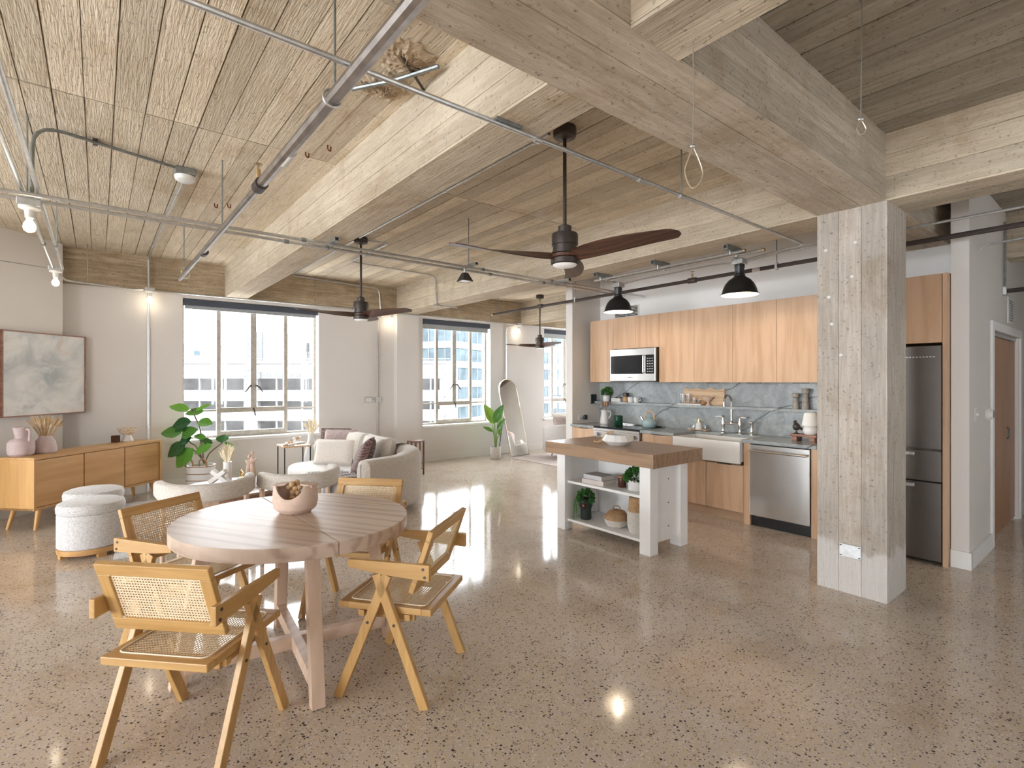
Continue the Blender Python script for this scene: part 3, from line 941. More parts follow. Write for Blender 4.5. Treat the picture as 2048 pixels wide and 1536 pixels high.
t = run('conduit', 'short conduit above the farthest window', [(7.12, 8.55, 2.74), (7.7, 8.55, 2.74), (9.5, 8.55, 2.74)], .0125, 'galv')
t = run('conduit', 'wall conduit dropping behind the credenza', [(.54, 8.635, 2.76), (.54, 8.635, .02)], .0125, 'galv')
couplings(t, [(.54, 8.635, 1.9), (.54, 8.635, .9)], 'z', .016)
t = run('conduit', 'wall conduit dropping to the double outlet beside the sofa', [(4.0, 8.55, 2.745), (3.87, 8.625, 2.62), (3.87, 8.63, .35)], .0125, 'galv', rb=.1)
couplings(t, [(3.87, 8.63, 2.2), (3.87, 8.63, .75)], 'z', .016)
t = run('conduit', 'wall conduit ending behind the arched mirror', [(6.95, 8.60, 2.72), (6.78, 8.632, 2.68), (6.78, 8.632, .6)], .0115, 'galv', rb=.1)
t = run('conduit', 'ceiling conduit joining the nearest fan to the middle fan', [(2.38, 2.56, 3.205), (2.38, 5.80, 3.205)], .0125, 'galv')
couplings(t, [(2.38, 2.72, 3.205), (2.38, 3.9, 3.205)], 'y', .018)
t = run('conduit', 'ceiling conduit from the middle fan down the wall by the sofa', [(2.38, 5.96, 3.205), (2.38, 8.55, 3.205), (3.87, 8.56, 3.16), (3.90, 8.56, 2.76)], .0125, 'galv', rb=.1)
t = run('conduit', 'looping ceiling conduit from the middle fan to the second beam', [(2.49, 5.87, 3.205), (2.76, 5.83, 3.205), (2.76, 7.05, 3.205), (4.19, 7.16, 3.205), (4.195, 7.14, 2.735), (4.6, 7.16, 2.735)], .0115, 'galv', rb=.09)
MB().box(4.17, 4.215, 7.11, 7.17, 2.71, 2.76).build('box', M['galv'], t, bevel=.004)

# junction boxes with bare bulbs
def bulb_box(label, x, y, z, s=1.0, box=(.06, .05)):
    b = thing('bulb_light', label, 'light bulb', (x, y, z), group='bare bulbs on junction boxes')
    MB().box(-box[0] * s, box[0] * s, -box[1] * s, box[1] * s, 0, .05 * s).build('junction_box', M['galv'], b, bevel=.006)
    MB().lathe([(.055 * s, 0), (.055 * s, -.012 * s), (.026 * s, -.022 * s), (.022 * s, -.07 * s), (.017 * s, -.075 * s)], 20).build('lampholder', M['plastic'], b)
    g = MB().lathe([(.014 * s, -.07 * s), (.016 * s, -.085 * s), (.030 * s, -.112 * s), (.033 * s, -.13 * s), (.027 * s, -.152 * s), (.012 * s, -.163 * s), (.0005, -.165 * s)], 20)
    g.build('bulb', M['lampglow'], b)
    d = bpy.data.lights.new('bulb_glow', 'POINT')
    d.energy, d.color, d.shadow_soft_size = 0.18, (1.0, .84, .62), .035
    o = bpy.data.objects.new('bulb_glow', d)
    COL.objects.link(o)
    o.parent = b
    o.location = (0, 0, -.215 * s)
    return b
bulb_box('big bare bulb on the junction of conduits at the picture edge', -.345, 4.55, 2.655)
bulb_box('bare bulb in front of the diagonal wall over the painting', -.36, 7.5, 2.73)
bulb_box('bare bulb on the wall run above the credenza bowl', .545, 8.5, 2.745, .95)
bulb_box('bare bulb beside the middle fan over the sofa wall', 4.08, 8.51, 2.735)
bulb_box('bare bulb behind the farthest fan', 7.06, 8.55, 2.725)
sd = thing('smoke_detector', 'round white smoke detector on a ceiling junction box', 'smoke detector', (.545, 4.87, 3.16))
MB().box(-.07, .07, -.07, .07, .015, .068).build('junction_box', M['galvdark'], sd, bevel=.005)
MB().lathe([(.001, -.032), (.05, -.032), (.068, -.02), (.074, .0), (.074, .012), (.05, .016), (.001, .016)], 26).build('cover', M['plastic'], sd)
wv = run('cable', 'thin cable strung along the diagonal wall to the bulb box', [(-1.5, 7.05, 2.76), (-.42, 7.5, 2.755)], .004, 'galvdark', 'cable')

# outlets on the wall conduit
ob = thing('outlet_box', 'galvanised double outlet box on the wall between window and pilaster', 'outlet', (3.73, 8.65, 1.15))
MB().box(-.09, .03, -.045, 0, 0, .10).build('box', M['galv'], ob, bevel=.004)
for i in range(2):
    MB().box(-.08 + i * .045, -.042 + i * .045, -.05, -.044, .015, .085).build('receptacle', M['plastic'], ob, bevel=.002)
MB().box(.03, .1, -.03, -.008, .035, .06).build('coupler', M['galv'], ob, smooth=False)
MB().box(.1, .19, -.045, 0, 0, .10).build('side_box', M['galv'], ob, bevel=.004)

# kitchen sprinkler pipe
t = run('sprinkler_pipe', 'dark sprinkler pipe in front of the kitchen wall', [(5.3, -2.0, 2.685), (5.3, 7.1, 2.675)], .021, 'blackpipe', 'pipe')
MB().ball((5.3, 7.12, 2.675), .03, 10, 8).build('end_fitting', M['brass'], t)
for yy in (3.30, 5.9):
    hd = MB().tube([(5.3, yy - .05, 2.68), (5.3, yy + .05, 2.68)], .031, 12).build('tee', M['blackpipe'], t)
    MB().tube([(5.3, yy, 2.68), (5.3, yy, 2.76)], .012, 8).build('sprinkler_head', M['brass'], hd)
    MB().lathe([(.001, .0), (.024, .004), (.024, .007), (.001, .009)], 12, (5.3, yy, 2.775)).build('deflector', M['brass'], hd)
MB().tube([(5.3, 2.52, 2.68), (5.3, 2.60, 2.68)], .023, 10).build('grey_clip', M['galv'], t)
rods(t, [(5.3, 2.36), (5.3, 5.15), (5.3, 6.95)], 2.70)
for yy in (2.36, 5.15):
    MB().box(5.275, 5.325, yy - .012, yy + .012, 2.645, 2.72).build('hanger', M['galv'], t, bevel=.004)

# strut-hung conduits under the column beam
for k, (xx, y0, y1, txt) in enumerate(((4.52, 2.30, 4.08, 'left rail of the two bright conduits under the column beam'), (4.63, 2.18, 3.92, 'right rail of the two bright conduits under the column beam'))):
    t = run('conduit', txt, [(xx, y0, 2.70), (xx, y1, 2.70)], .0125, 'galv', group='bright conduits above the pendants')
    MB().ball((xx, y0 - .005, 2.70), .017, 10, 6).build('bushing', M['brass'], t)
for yy, n in ((2.42, 'nearest the column'), (3.2, 'in the middle'), (3.98, 'farthest from the column')):
    b = thing('strut_bracket', 'strut bracket above the pendants, ' + n, 'bracket', (4.575, yy, 2.722), group='strut brackets above the pendants')
    MB().box(-.16, .12, -.021, .021, .0, .044).build('channel', M['galvdark'], b, smooth=False)
    MB().box(-.163, -.158, -.015, .015, .006, .038).build('open_end', M['rubber'], b, smooth=False)
    for xx in (-.055, .055):
        MB().tube([(xx - .018, 0, .0), (xx - .018, 0, -.036), (xx + .018, 0, -.036), (xx + .018, 0, .0)], .005, 6).build('pipe_clamp', M['galv'], b)

# pendant lamps over the island
def pendant(label, x, y, z):
    p = thing('pendant_lamp', label, 'pendant lamp', (x, y, z), group='black dome pendants')
    MB().box(-.055, .055, -.055, .055, .0, .055).build('junction_box', M['galv'], p, bevel=.006)
    MB().box(-.13, .13, -.012, .012, .055, .06).build('mount_plate', M['galvdark'], p, smooth=False)
    MB().lathe([(.045, .0), (.047, -.03), (.042, -.04), (.042, -.09), (.05, -.1), (.05, -.12)], 24).build('neck', M['black'], p)
    prof = [(.045, -.105), (.062, -.125), (.10, -.150), (.132, -.19), (.152, -.235), (.162, -.275), (.178, -.292)]
    inn = [(r - .006, z_ - .004) for r, z_ in prof[::-1]]
    MB().lathe(prof + [(.178, -.296)], 36, caps=False).build('shade', M['black'], p)
    MB().lathe([(.176, -.296)] + inn, 36, caps=False).build('shade_lining', M['shadein'], p)
    MB().lathe([(.014, -.12), (.03, -.17), (.033, -.19), (.027, -.215), (.0005, -.228)], 18).build('bulb', M['lampglow'], p)
    d = bpy.data.lights.new('pendant_light', 'POINT')
    d.energy, d.color, d.shadow_soft_size = 2.6, (1.0, .84, .62), .025
    o = bpy.data.objects.new('pendant_light', d)
    COL.objects.link(o)
    o.parent = p
    o.location = (0, 0, -.258)
    return p
pendant('black dome pendant lamp nearer the concrete column', 4.88, 2.525, 2.665)
pendant('black dome pendant lamp over the far end of the island', 4.88, 4.03, 2.655)
run('conduit', 'thin conduit linking the two pendant lamps', [(4.88, 2.59, 2.69), (4.88, 2.8, 2.71), (4.88, 3.75, 2.70), (4.88, 3.97, 2.685)], .008, 'galv')
run('conduit', 'conduit from the near pendant toward the concrete column', [(4.90, 2.46, 2.69), (4.92, 2.2, 2.72), (4.92, -2.2, 2.72)], .0105, 'galv')
run('conduit', 'thin curved conduit above the thermostat wall', [(5.75, .91, 2.62), (5.75, .88, 2.66), (5.7, .4, 2.67), (5.7, -2.2, 2.67)], .009, 'galv')
t = run('sprinkler_pipe', 'dark pipe stub low on the beam above the closet', [(7.0, .905, 2.42), (7.0, -2.2, 2.44)], .022, 'blackpipe', 'pipe')
MB().box(6.97, 7.03, .90, .93, 2.38, 2.46).build('flange', M['galv'], t, bevel=.004)
run('conduit', 'upright conduit on the hallway wall above the closet', [(6.97, .912, 3.1), (6.97, .912, 2.47)], .011, 'galvdark')

# cable slings
def sling(label, x, y, z_knot, z_low, w, top):
    s = thing('cable_sling', label, 'wire', (x, y, 0), D2R(-38.8), group='looped steel cables hanging from the concrete')
    MB().tube([(0, 0, top), (.004, 0, (top + z_knot) / 2), (0, 0, z_knot)], .0022, 6).build('cable', M['galv'], s)
    h = z_knot - z_low
    MB().tube(catmull([(0, 0, z_knot), (-w * .25, 0, z_knot - h * .3), (-w * .45, 0, z_knot - h * .62), (-w * .1, 0, z_low), (w * .35, 0, z_knot - h * .9), (w * .55, 0, z_knot - h * .62), (w * .28, 0, z_knot - h * .25), (0, 0, z_knot)], 6), .0026, 6).build('loop', M['champagne'], s)
    MB().ball((0, 0, z_knot), (.011, .008, .008), 8, 6).build('clip', M['galv'], s)
sling('looped steel cable hanging in front of the wide beam', 1.69, 1.05, 2.386, 2.235, .065, BEAM + .01)
sling('looped steel cable hanging in the dark near bay', 2.31, .71, 2.547, 2.487, .036, CEIL)

# ceiling fans
def fan(label, x, y, drop, a0, size=1.0):
    f = thing('ceiling_fan', label, 'ceiling fan', (x, y, CEIL), a0, group='three-blade ceiling fans')
    MB().lathe([(.074, .0), (.078, -.01), (.078, -.055), (.07, -.068), (.03, -.072), (.022, -.078)], 30).build('canopy', M['bronze'], f)
    MB().tube([(0, 0, -.06), (0, 0, -drop)], .0125, 12).build('downrod', M['bronze'], f)
    z = -drop
    MB().lathe([(.014, z + .02), (.045, z + .005), (.045, z - .04), (.085, z - .045), (.088, z - .055), (.088, z - .12), (.080, z - .122), (.080, z - .165), (.088, z - .167), (.088, z - .178)], 30).build('motor_housing', M['bronze'], f)
    MB().lathe([(.05, z - .178), (.09, z - .185), (.09, z - .205), (.06, z - .212)], 30).build('blade_hub', M['walnut'], f)
    MB().lathe([(.06, z - .21), (.094, z - .214), (.094, z - .246), (.086, z - .252)], 30).build('light_ring', M['bronze'], f)
    MB().lathe([(.084, z - .25), (.07, z - .262), (.035, z - .27), (.0005, z - .272)], 30).build('light_diffuser', M['diffuser'], f)
    L = .79 * size
    def blade(u, v):
        w = .05 + .07 * math.sin(PI * (.10 + .66 * u))
        w *= 1.0 if u < .93 else max(.3, math.sqrt(max(0, 1 - ((u - .93) / .07) ** 2 * .9)))
        tw = D2R(30 * (1 - u) ** 1.6 + 9)
        s_ = (v - .5) * 2 * w * .62
        sweep = -.04 * math.sin(PI * u) + .02 * u
        return (.06 + u * (L - .06), s_ * math.cos(tw) + sweep, z - .195 - s_ * math.sin(tw) + .02 * u)
    me = MB().surf(blade, 26, 6, .008).mesh('blade', M['walnut'])
    for k in range(3):
        b = obj('blade', me, f)
        b.rotation_euler = (0, 0, 2 * PI * k / 3)
    return f
fan('dark ceiling fan with walnut blades hanging nearest the viewer', 2.44, 2.47, .67, D2R(40))
fan('middle ceiling fan hanging over the sofa', 2.43, 5.88, .72, D2R(54), .92)
fan('farthest ceiling fan beyond the kitchen wall return', 6.81, 7.59, .80, D2R(21), .85)

# ------------------------------------------------------------------ kitchen
XF, XW = 5.40, 6.03          # base fronts, wall
XU = 5.68                    # upper fronts
def cabinet(name, label, y0, y1, z0, z1, xf, doors, depth_to=XW - .012, handle='top', group=None):
    c = thing(name, label, 'cabinet', (xf, y0, 0), group=group)
    w = y1 - y0
    MB().box(.022, depth_to - xf, .001, w - .001, z0, z1).build('body', M['oakh'], c, smooth=False)
    for (a, b, d0, d1, hd) in doors:
        dr = MB().box(0, .02, a - y0 + .0015, b - y0 - .0015, d0, d1).build('door', M['oakdoor'], c, bevel=.0015)
        if hd == 'bottom':
            MB().box(-.006, .004, (a + b) / 2 - y0 - .08, (a + b) / 2 - y0 + .08, d0 - .012, d0 - .002).build('edge_pull', M['bronze'], dr, smooth=False)
        elif hd == 'top':
            MB().box(-.006, .004, (a + b) / 2 - y0 - .08, (a + b) / 2 - y0 + .08, d1 - .004, d1 + .006).build('edge_pull', M['bronze'], dr, smooth=False)
    return c
UB, UT = 1.515, 2.408
cabinet('upper_cabinet', 'tall single-door oak upper cabinet left of the microwave', 4.775, 5.215, UB, UT, XU, [(4.775, 5.215, UB, UT, 'bottom')])
cabinet('upper_cabinet', 'short two-door oak upper cabinet above the microwave', 4.017, 4.775, 1.975, UT, XU, [(4.392, 4.775, 1.975, UT, None), (4.017, 4.392, 1.975, UT, None)])
cabinet('upper_cabinet', 'two-door oak upper cabinet right of the microwave', 3.023, 4.017, UB, UT, XU, [(3.513, 4.017, UB, UT, 'bottom'), (3.023, 3.513, UB, UT, 'bottom')])
cabinet('upper_cabinet', 'two-door oak upper cabinet nearest the column', 2.04, 3.023, UB, UT, XU, [(2.531, 3.023, UB, UT, 'bottom'), (2.04, 2.531, UB, UT, 'bottom')])
# base units
CT = .905
cabinet('base_cabinet', 'oak base cabinet at the far end of the counter', 4.872, 5.328, .10, .868, XF, [(4.872, 5.295, .11, .858, 'top')])
cabinet('base_cabinet', 'narrow oak base cabinet between range and white sink', 3.63, 4.095, .10, .868, XF, [(3.63, 4.06, .72, .862, 'top'), (3.63, 4.06, .11, .715, None)])
cabinet('sink_cabinet', 'two-door oak base cabinet under the white sink', 2.75, 3.628, .10, .62, XF, [(3.19, 3.628, .11, .615, 'top'), (2.75, 3.187, .11, .615, 'top')])
for yy0, yy1, txt in ((2.682, 2.748, 'slim oak filler panel between sink and dishwasher'), (2.025, 2.078, 'slim oak end panel beside the concrete column')):
    p = MB().box(XF, XW - .02, yy0, yy1, 0, .868).build('filler_panel', M['oakdoor'], bevel=.0015)
    tag(p, txt, 'panel')
tk = MB().box(XF + .05, XF + .066, 2.75, 4.09, .0, .10).build('toe_kick', M['oakh'], smooth=False)
tag(tk, 'recessed oak toe kick under the sink cabinets', 'toe kick')

# countertop: three pieces of grey marble and the strip behind the sink
ct = thing('countertop', 'grey veined marble kitchen countertop', 'countertop', (0, 0, 0))
MB().box(XF - .025, XW - .001, 4.875, 5.328, .87, CT).build('far_slab', M['marble'], ct, bevel=.003)
MB().box(XF - .025, XW - .001, 3.60, 4.092, .87, CT).build('middle_slab', M['marble'], ct, bevel=.003)
MB().box(5.835, XW - .001, 2.765, 3.60, .87, CT).build('sink_strip', M['marble'], ct, bevel=.003)
MB().box(XF - .025, XW - .001, 2.02, 2.765, .87, CT).build('near_slab', M['marble'], ct, bevel=.003)
MB().box(5.93, XW - .001, 4.092, 4.875, .87, CT).build('back_strip', M['marble'], ct, smooth=False)
bs = MB().box(XW - .022, XW - .0005, 2.02, 5.328, CT, UB).build('backsplash', M['marble'], smooth=False)
tag(bs, 'grey marble slab backsplash with dark diagonal veins', 'backsplash')
sh = MB().box(5.885, XW - .022, 2.02, 5.0, 1.193, 1.225).build('marble_ledge', M['marble'], bevel=.002)
tag(sh, 'narrow grey marble display ledge along the backsplash', 'shelf')

# apron sink
sk = thing('apron_sink', 'white ceramic apron-front farmhouse sink', 'sink', (XF - .05, 2.768, .635))
W_, D_, H_ = .83, .485, .238
MB().box(0, .045, 0, W_, 0, H_).box(D_ - .02, D_, 0, W_, .02, H_).box(.045, D_ - .02, 0, .025, .02, H_).box(.045, D_ - .02, W_ - .025, W_, .02, H_).box(.045, D_ - .02, .025, W_ - .025, .02, .045).build('basin', M['ceramic'], sk, bevel=.012, seg=4)
MB().lathe([(.045, .046), (.045, .05), (.001, .05)], 20, (D_ * .55, W_ / 2, 0)).build('drain', M['nickel'], sk)

# bridge faucet
fc = thing('bridge_faucet', 'brushed nickel bridge faucet with gooseneck spout', 'faucet', (5.905, 3.155, CT))
MB().tube([(0, -.105, .115), (0, .105, .115)], .011, 10).build('bridge', M['nickel'], fc)
for s in (-1, 1):
    MB().lathe([(.030, 0), (.030, .008), (.018, .02), (.015, .05), (.021, .085), (.024, .12), (.016, .16), (.013, .185), (.016, .19), (.010, .21)], 18, (0, s * .105, 0)).build('post', M['nickel'], fc)
    MB().tube([(0, s * .105, .195), (-.02, s * .15, .196), (-.03, s * .19, .192)], [.006, .008, .006], 8).build('lever', M['ceramic'], fc)
arc = [(0, 0, .115), (0, 0, .25), (0, 0, .37)] + [(-.085 + .085 * math.cos(a), 0, .37 + .085 * math.sin(a)) for a in [PI * k / 10 for k in range(1, 11)]] + [(-.17, 0, .32)]
MB().tube(arc, .012, 12).build('spout', M['nickel'], fc)
MB().lathe([(.018, .10), (.022, .115), (.018, .14), (.013, .15)], 16).build('collar', M['nickel'], fc)
sy = thing('side_sprayer', 'brushed nickel side sprayer right of the faucet', 'sprayer', (5.895, 2.905, CT))
MB().lathe([(.030, 0), (.030, .008), (.02, .02), (.016, .04), (.016, .12), (.02, .135)], 18).build('base', M['nickel'], sy)
MB().box(-.045, .03, -.02, .02, .13, .155).build('head', M['nickel'], sy, bevel=.008)

# range
rg = thing('range_oven', 'stainless slide-in range with black glass cooktop', 'range', (XF - .02, 4.097, 0))
MB().box(.03, .60, .003, .77, .02, .885).build('body', M['staindark'], rg, smooth=False)
MB().box(-.015, .55, .0, .773, .885, CT + .004).build('cooktop', M['blackglass'], rg, bevel=.003)
MB().box(-.02, .03, .0, .773, .85, .884).build('front_lip', M['stain'], rg, bevel=.004)
pn = MB().box(-.01, .03, .003, .77, .745, .85).build('control_panel', M['stain'], rg, bevel=.004)
for k in range(5):
    yy = .07 + k * .155
    MB().tube([(-.01, yy, .80), (-.05, yy, .80)], [.024, .02], 16).build('knob', M['nickel'], pn)
dr = MB().box(-.012, .03, .003, .77, .16, .74).build('oven_door', M['stain'], rg, bevel=.004)
MB().box(-.014, -.01, .12, .65, .30, .58).build('oven_window', M['blackglass'], dr, smooth=False)
MB().tube([(-.012, .06, .69), (-.05, .06, .69), (-.05, .71, .69), (-.012, .71, .69)], .011, 10).build('handle', M['nickel'], dr)
MB().box(-.01, .03, .003, .77, .03, .155).build('drawer', M['stain'], rg, bevel=.004)
MB().box(.50, .55, .0, .773, CT + .004, CT + .02).build('rear_trim', M['stain'], rg, bevel=.003)

# microwave
mw = thing('microwave', 'stainless over-the-range microwave with dark window', 'microwave', (5.60, 4.019, 1.53))
MB().box(.03, .41, .0, .753, .0, .435).build('body', M['black'], mw, bevel=.004)
fd = MB().box(0, .03, .0, .753, .0, .435).build('front', M['stain'], mw, bevel=.005)
MB().box(-.004, .0, .19, .735, .095, .345).build('door_glass', M['blackglass'], fd, smooth=False)
cp = MB().box(-.004, .0, .02, .145, .095, .345).build('keypad', M['blackglass'], fd, smooth=False)
for r_ in range(6):
    for k in range(3):
        MB().box(-.0055, -.004, .035 + k * .034, .052 + k * .034, .12 + r_ * .034, .130 + r_ * .034).build('key', M['galv'], cp, smooth=False)
MB().tube([(-.0, .168, .11), (-.03, .168, .115), (-.03, .168, .33), (-.0, .168, .335)], .011, 10).build('handle', M['nickel'], fd)
MB().box(.0, .4, .01, .743, -.012, .0).build('vent_base', M['black'], mw, smooth=False)
def lettering(name, text, size, parent, loc, rot, mat, depth=.0006):
    cu = bpy.data.curves.new(name, 'FONT')
    cu.body, cu.size, cu.extrude = text, size, depth
    cu.align_x = 'CENTER'
    cu.materials.append(mat)
    tmp = bpy.data.objects.new(name, cu)
    me = bpy.data.meshes.new_from_object(tmp)
    bpy.data.objects.remove(tmp)
    o = obj(name, me, parent)
    if not me.materials:
        me.materials.append(mat)
    o.location, o.rotation_euler = loc, rot
    return o
ROTK = (D2R(90), 0, D2R(-90))
lettering('lettering', 'BOSCH', .022, fd, (-.001, .40, .04), ROTK, M['rubber'])

# dishwasher
dw = thing('dishwasher', 'stainless dishwasher with a towel-bar handle', 'dishwasher', (XF - .005, 2.082, 0))
MB().box(.03, .58, .003, .592, .02, .865).build('body', M['black'], dw, smooth=False)
dd = MB().box(-.015, .03, .002, .593, .115, .862).build('door', M['stain'], dw, bevel=.005)
MB().tube([(-.015, .035, .80), (-.06, .035, .80)], .010, 10).build('handle_post', M['nickel'], dd)
MB().tube([(-.015, .56, .80), (-.06, .56, .80)], .010, 10).build('handle_post', M['nickel'], dd)
MB().tube([(-.06, .015, .80), (-.06, .58, .80)], .012, 12).build('handle', M['nickel'], dd)
MB().box(.035, .05, .003, .592, .0, .112).build('kick_plate', M['rubber'], dw, smooth=False)

# refrigerator with its oak surround
fr = thing('refrigerator', 'dark stainless bottom-freezer refrigerator behind the column', 'refrigerator', (5.40, 1.088, 0))
MB().box(.05, .60, .004, .60, .02, 1.825).build('body', M['black'], fr, smooth=False)
for z0, z1, hz, nm in ((.035, .685, .655, 'freezer_drawer'), (.692, .952, .918, 'middle_drawer'), (.96, 1.825, None, 'upper_door')):
    q_ = MB().box(0, .05, .0, .604, z0, z1).build(nm, M['staindark'], fr, bevel=.006)
    if hz:
        MB().box(-.035, -.012, .17, .58, hz - .018, hz + .018).build('handle', M['galv'], q_, bevel=.008)
        for yy in (.2, .55):
            MB().box(-.014, .0, yy - .012, yy + .012, hz - .012, hz + .012).build('handle_post', M['galv'], q_, smooth=False)
    else:
        MB().box(-.0015, .0, .255, .265, 1.725, 1.745).build('display_mark', M['plastic'], q_, smooth=False)
        for k in range(9):
            MB().box(-.0015, .0, .04 + k * .023, .055 + k * .023, 1.727, 1.736).build('display_mark', M['galv'], q_, smooth=False)
MB().box(.0, .05, .02, .58, .955, .958).build('chrome_strip', M['nickel'], fr, smooth=False)
for yy0, yy1, txt in ((1.05, 1.084, 'tall oak panel between refrigerator and white wall'), (1.70, 1.735, 'tall oak panel hidden behind the column beside the refrigerator')):
    p = MB().box(5.42, XW - .01, yy0, yy1, 0, 2.42).build('tall_panel', M['oakdoor'], bevel=.0015)
    tag(p, txt, 'panel')
cabinet('upper_cabinet', 'oak cabinet above the refrigerator', 1.088, 1.698, 1.85, 2.42, 5.43, [(1.088, 1.698, 1.85, 2.42, None)])
ss = MB().box(5.55, 6.02, 1.06, 5.30, 2.425, 2.43)

vg = thing('wall_vent', 'dark slotted vent grille above the cabinets', 'vent', (XW, 4.82, 2.46))
MB().box(-.012, 0, -.22, .22, 0, .17).build('frame', M['trim'], vg, bevel=.003)
for r_ in range(7):
    for k in range(2):
        MB().box(-.014, -.011, -.205 + k * .21, -.005 + k * .21, .014 + r_ * .021, .028 + r_ * .021).build('slot', M['rubber'], vg, smooth=False)
vg = thing('wall_vent', 'small white louvred vent above the closet doors', 'vent', (7.22, .93, 2.12))
MB().box(0, .28, -.012, 0, 0, .27).build('frame', M['plastic'], vg, bevel=.003)
for k in range(9):
    MB().box(.03, .25, -.016, -.011, .028 + k * .025, .040 + k * .025).build('louvre', M['galvdark'], vg, smooth=False)
sw = thing('light_switch', 'white light switch on the hallway wall', 'switch', (5.72, .93, 1.19))
MB().box(-.036, .036, -.006, 0, 0, .118).build('plate', M['plastic'], sw, bevel=.002)
MB().box(-.008, .008, -.025, -.006, .05, .07).build('toggle', M['plastic'], sw, bevel=.002)
th = thing('thermostat', 'round white thermostat next to the closet casing', 'thermostat', (6.19, .93, 1.235))
Mx = Matrix.Rotation(D2R(90), 4, 'X')
MB().lathe([(.055, .0), (.055, .018), (.045, .022), (.042, .045), (.038, .048)], 28, M=Mx).build('body', M['plastic'], th)
MB().lathe([(.036, .046), (.034, .0495), (.0005, .0495)], 28, M=Mx).build('dial', M['blackglass'], th)
op = thing('outlet_plate', 'wall outlet with plugged-in dark adapters at the counter end', 'outlet', (5.62, 5.33, .955))
MB().box(-.075, .075, -.006, 0, 0, .075).build('plate', M['plastic'], op, bevel=.002)
MB().lathe([(.03, 0), (.03, .035), (.02, .04), (.0005, .04)], 18, (0, 0, 0), Matrix.Translation((.0, -.006, .035)) @ Mx).build('round_plug', M['galvdark'], op)
MB().box(.04, .075, -.045, -.006, .0, .07).build('adapter', M['black'], op, bevel=.004)
tb = thing('wall_tablet', 'square black wall panel above the outlet', 'panel', (5.87, 5.33, 1.19))
MB().box(-.065, .065, -.014, 0, 0, .135).build('screen', M['blackglass'], tb, bevel=.004)
MB().box(-.068, .068, -.008, 0, -.003, .138).build('bezel', M['black'], tb, bevel=.002)

# ------------------------------------------------------------------ island
il = thing('kitchen_island', 'white kitchen island with open shelves and thick wood top', 'kitchen island', (3.74, 2.735, 0))
LX, LY, TH = .575, 1.165, .782
for a, b in ((0, 0), (0, LY - .115), (LX - .115, 0), (LX - .115, LY - .115)):
    MB().box(a, a + .115, b, b + .115, 0, TH).build('leg', M['white'], il, bevel=.003)
MB().box(-.075, LX + .115, -.085, LY + .10, TH, .90).build('top', M['butcher'], il, bevel=.004)
for b in (.03, LY - .05):
    sp_ = MB().box(.115, LX - .115, b, b + .02, .09, TH).build('side_panel', M['white'], il, smooth=False)
    for k in range(3):
        if b < .1:
            MB().tube([(.31, b + .001, .21 + k * .215), (.31, b - .003, .21 + k * .215)], .006, 8).build('plug', M['rubber'], sp_)
MB().box(LX - .06, LX - .04, .05, LY - .05, .09, TH).build('back_panel', M['white'], il, smooth=False)
for b0, b1 in ((.05, .115), (LY - .115, LY - .05)):
    MB().box(.115, LX - .116, b0 + .002, b1, .12, TH).build('inner_panel', M['white'], il, smooth=False) if b0 > .5 else None
MB().box(.04, LX - .06, .05, LY - .05, .48, .505).build('middle_shelf', M['white'], il, bevel=.002)
MB().box(.04, LX - .06, .05, LY - .05, .088, .112).build('bottom_shelf', M['white'], il, bevel=.002)

# ------------------------------------------------------------------ dining table
dt = thing('dining_table', 'oval pale ash dining table with split top and crossed base', 'table', (.875, 3.073, 0), math.atan2(-.86, .51))
AX, BX, TZ = .645, .585, .76
def oval_half(sgn, inset=0.0):
    """half of the top on one side of the seam, which runs along world Y"""
    a_s = PI / 2 - math.atan2(-.86, .51)      # seam direction in the table's frame
    pts = []
    for k in range(37):
        w = a_s + sgn * PI * k / 36
        pts.append(((AX - inset) * math.cos(w), (BX - inset) * math.sin(w)))
    n = Vector((math.cos(a_s + sgn * PI / 2), math.sin(a_s + sgn * PI / 2)))
    pts[0] = (pts[0][0] + n.x * .0015, pts[0][1] + n.y * .0015)
    pts[-1] = (pts[-1][0] + n.x * .0015, pts[-1][1] + n.y * .0015)
    return pts if sgn > 0 else pts[::-1]
for s in (1, -1):
    MB().prism(oval_half(s), TZ - .068, TZ).build('top_leaf', M['ash'], dt, bevel=.003)
feet = [(-.075, -.645), (.02, .40), (-.60, -.04), (.52, -.20)]
rz = dt.rotation_euler.z
def loc(dx, dy):
    return (dx * math.cos(-rz) - dy * math.sin(-rz), dx * math.sin(-rz) + dy * math.cos(-rz))
F_ = [loc(*p) for p in feet]
for (fx, fy) in F_:
    k = .80
    d = Vector((fx, fy, 0)).normalized()
    MB().bar((fx - d.x * .03, fy - d.y * .03, 0), (fx * k - d.x * .03, fy * k - d.y * .03, TZ - .068), .062, .07, d).build('leg', M['ashz'], dt, bevel=.003)
for i, j, zz in ((0, 1, .105), (2, 3, .105)):
    a, b = Vector((*F_[i], zz)), Vector((*F_[j], zz))
    d = (b - a).normalized()
    if i == 0:
        MB().bar(a + d * .06, b - d * .06, .05, .07).build('stretcher', M['ashy'], dt, bevel=.003)
    else:
        u = Vector((*loc(0, 0), zz))
        MB().bar(a + d * .06, b - d * .06, .05, .0695).build('stretcher', M['ashy'], dt, bevel=.003)

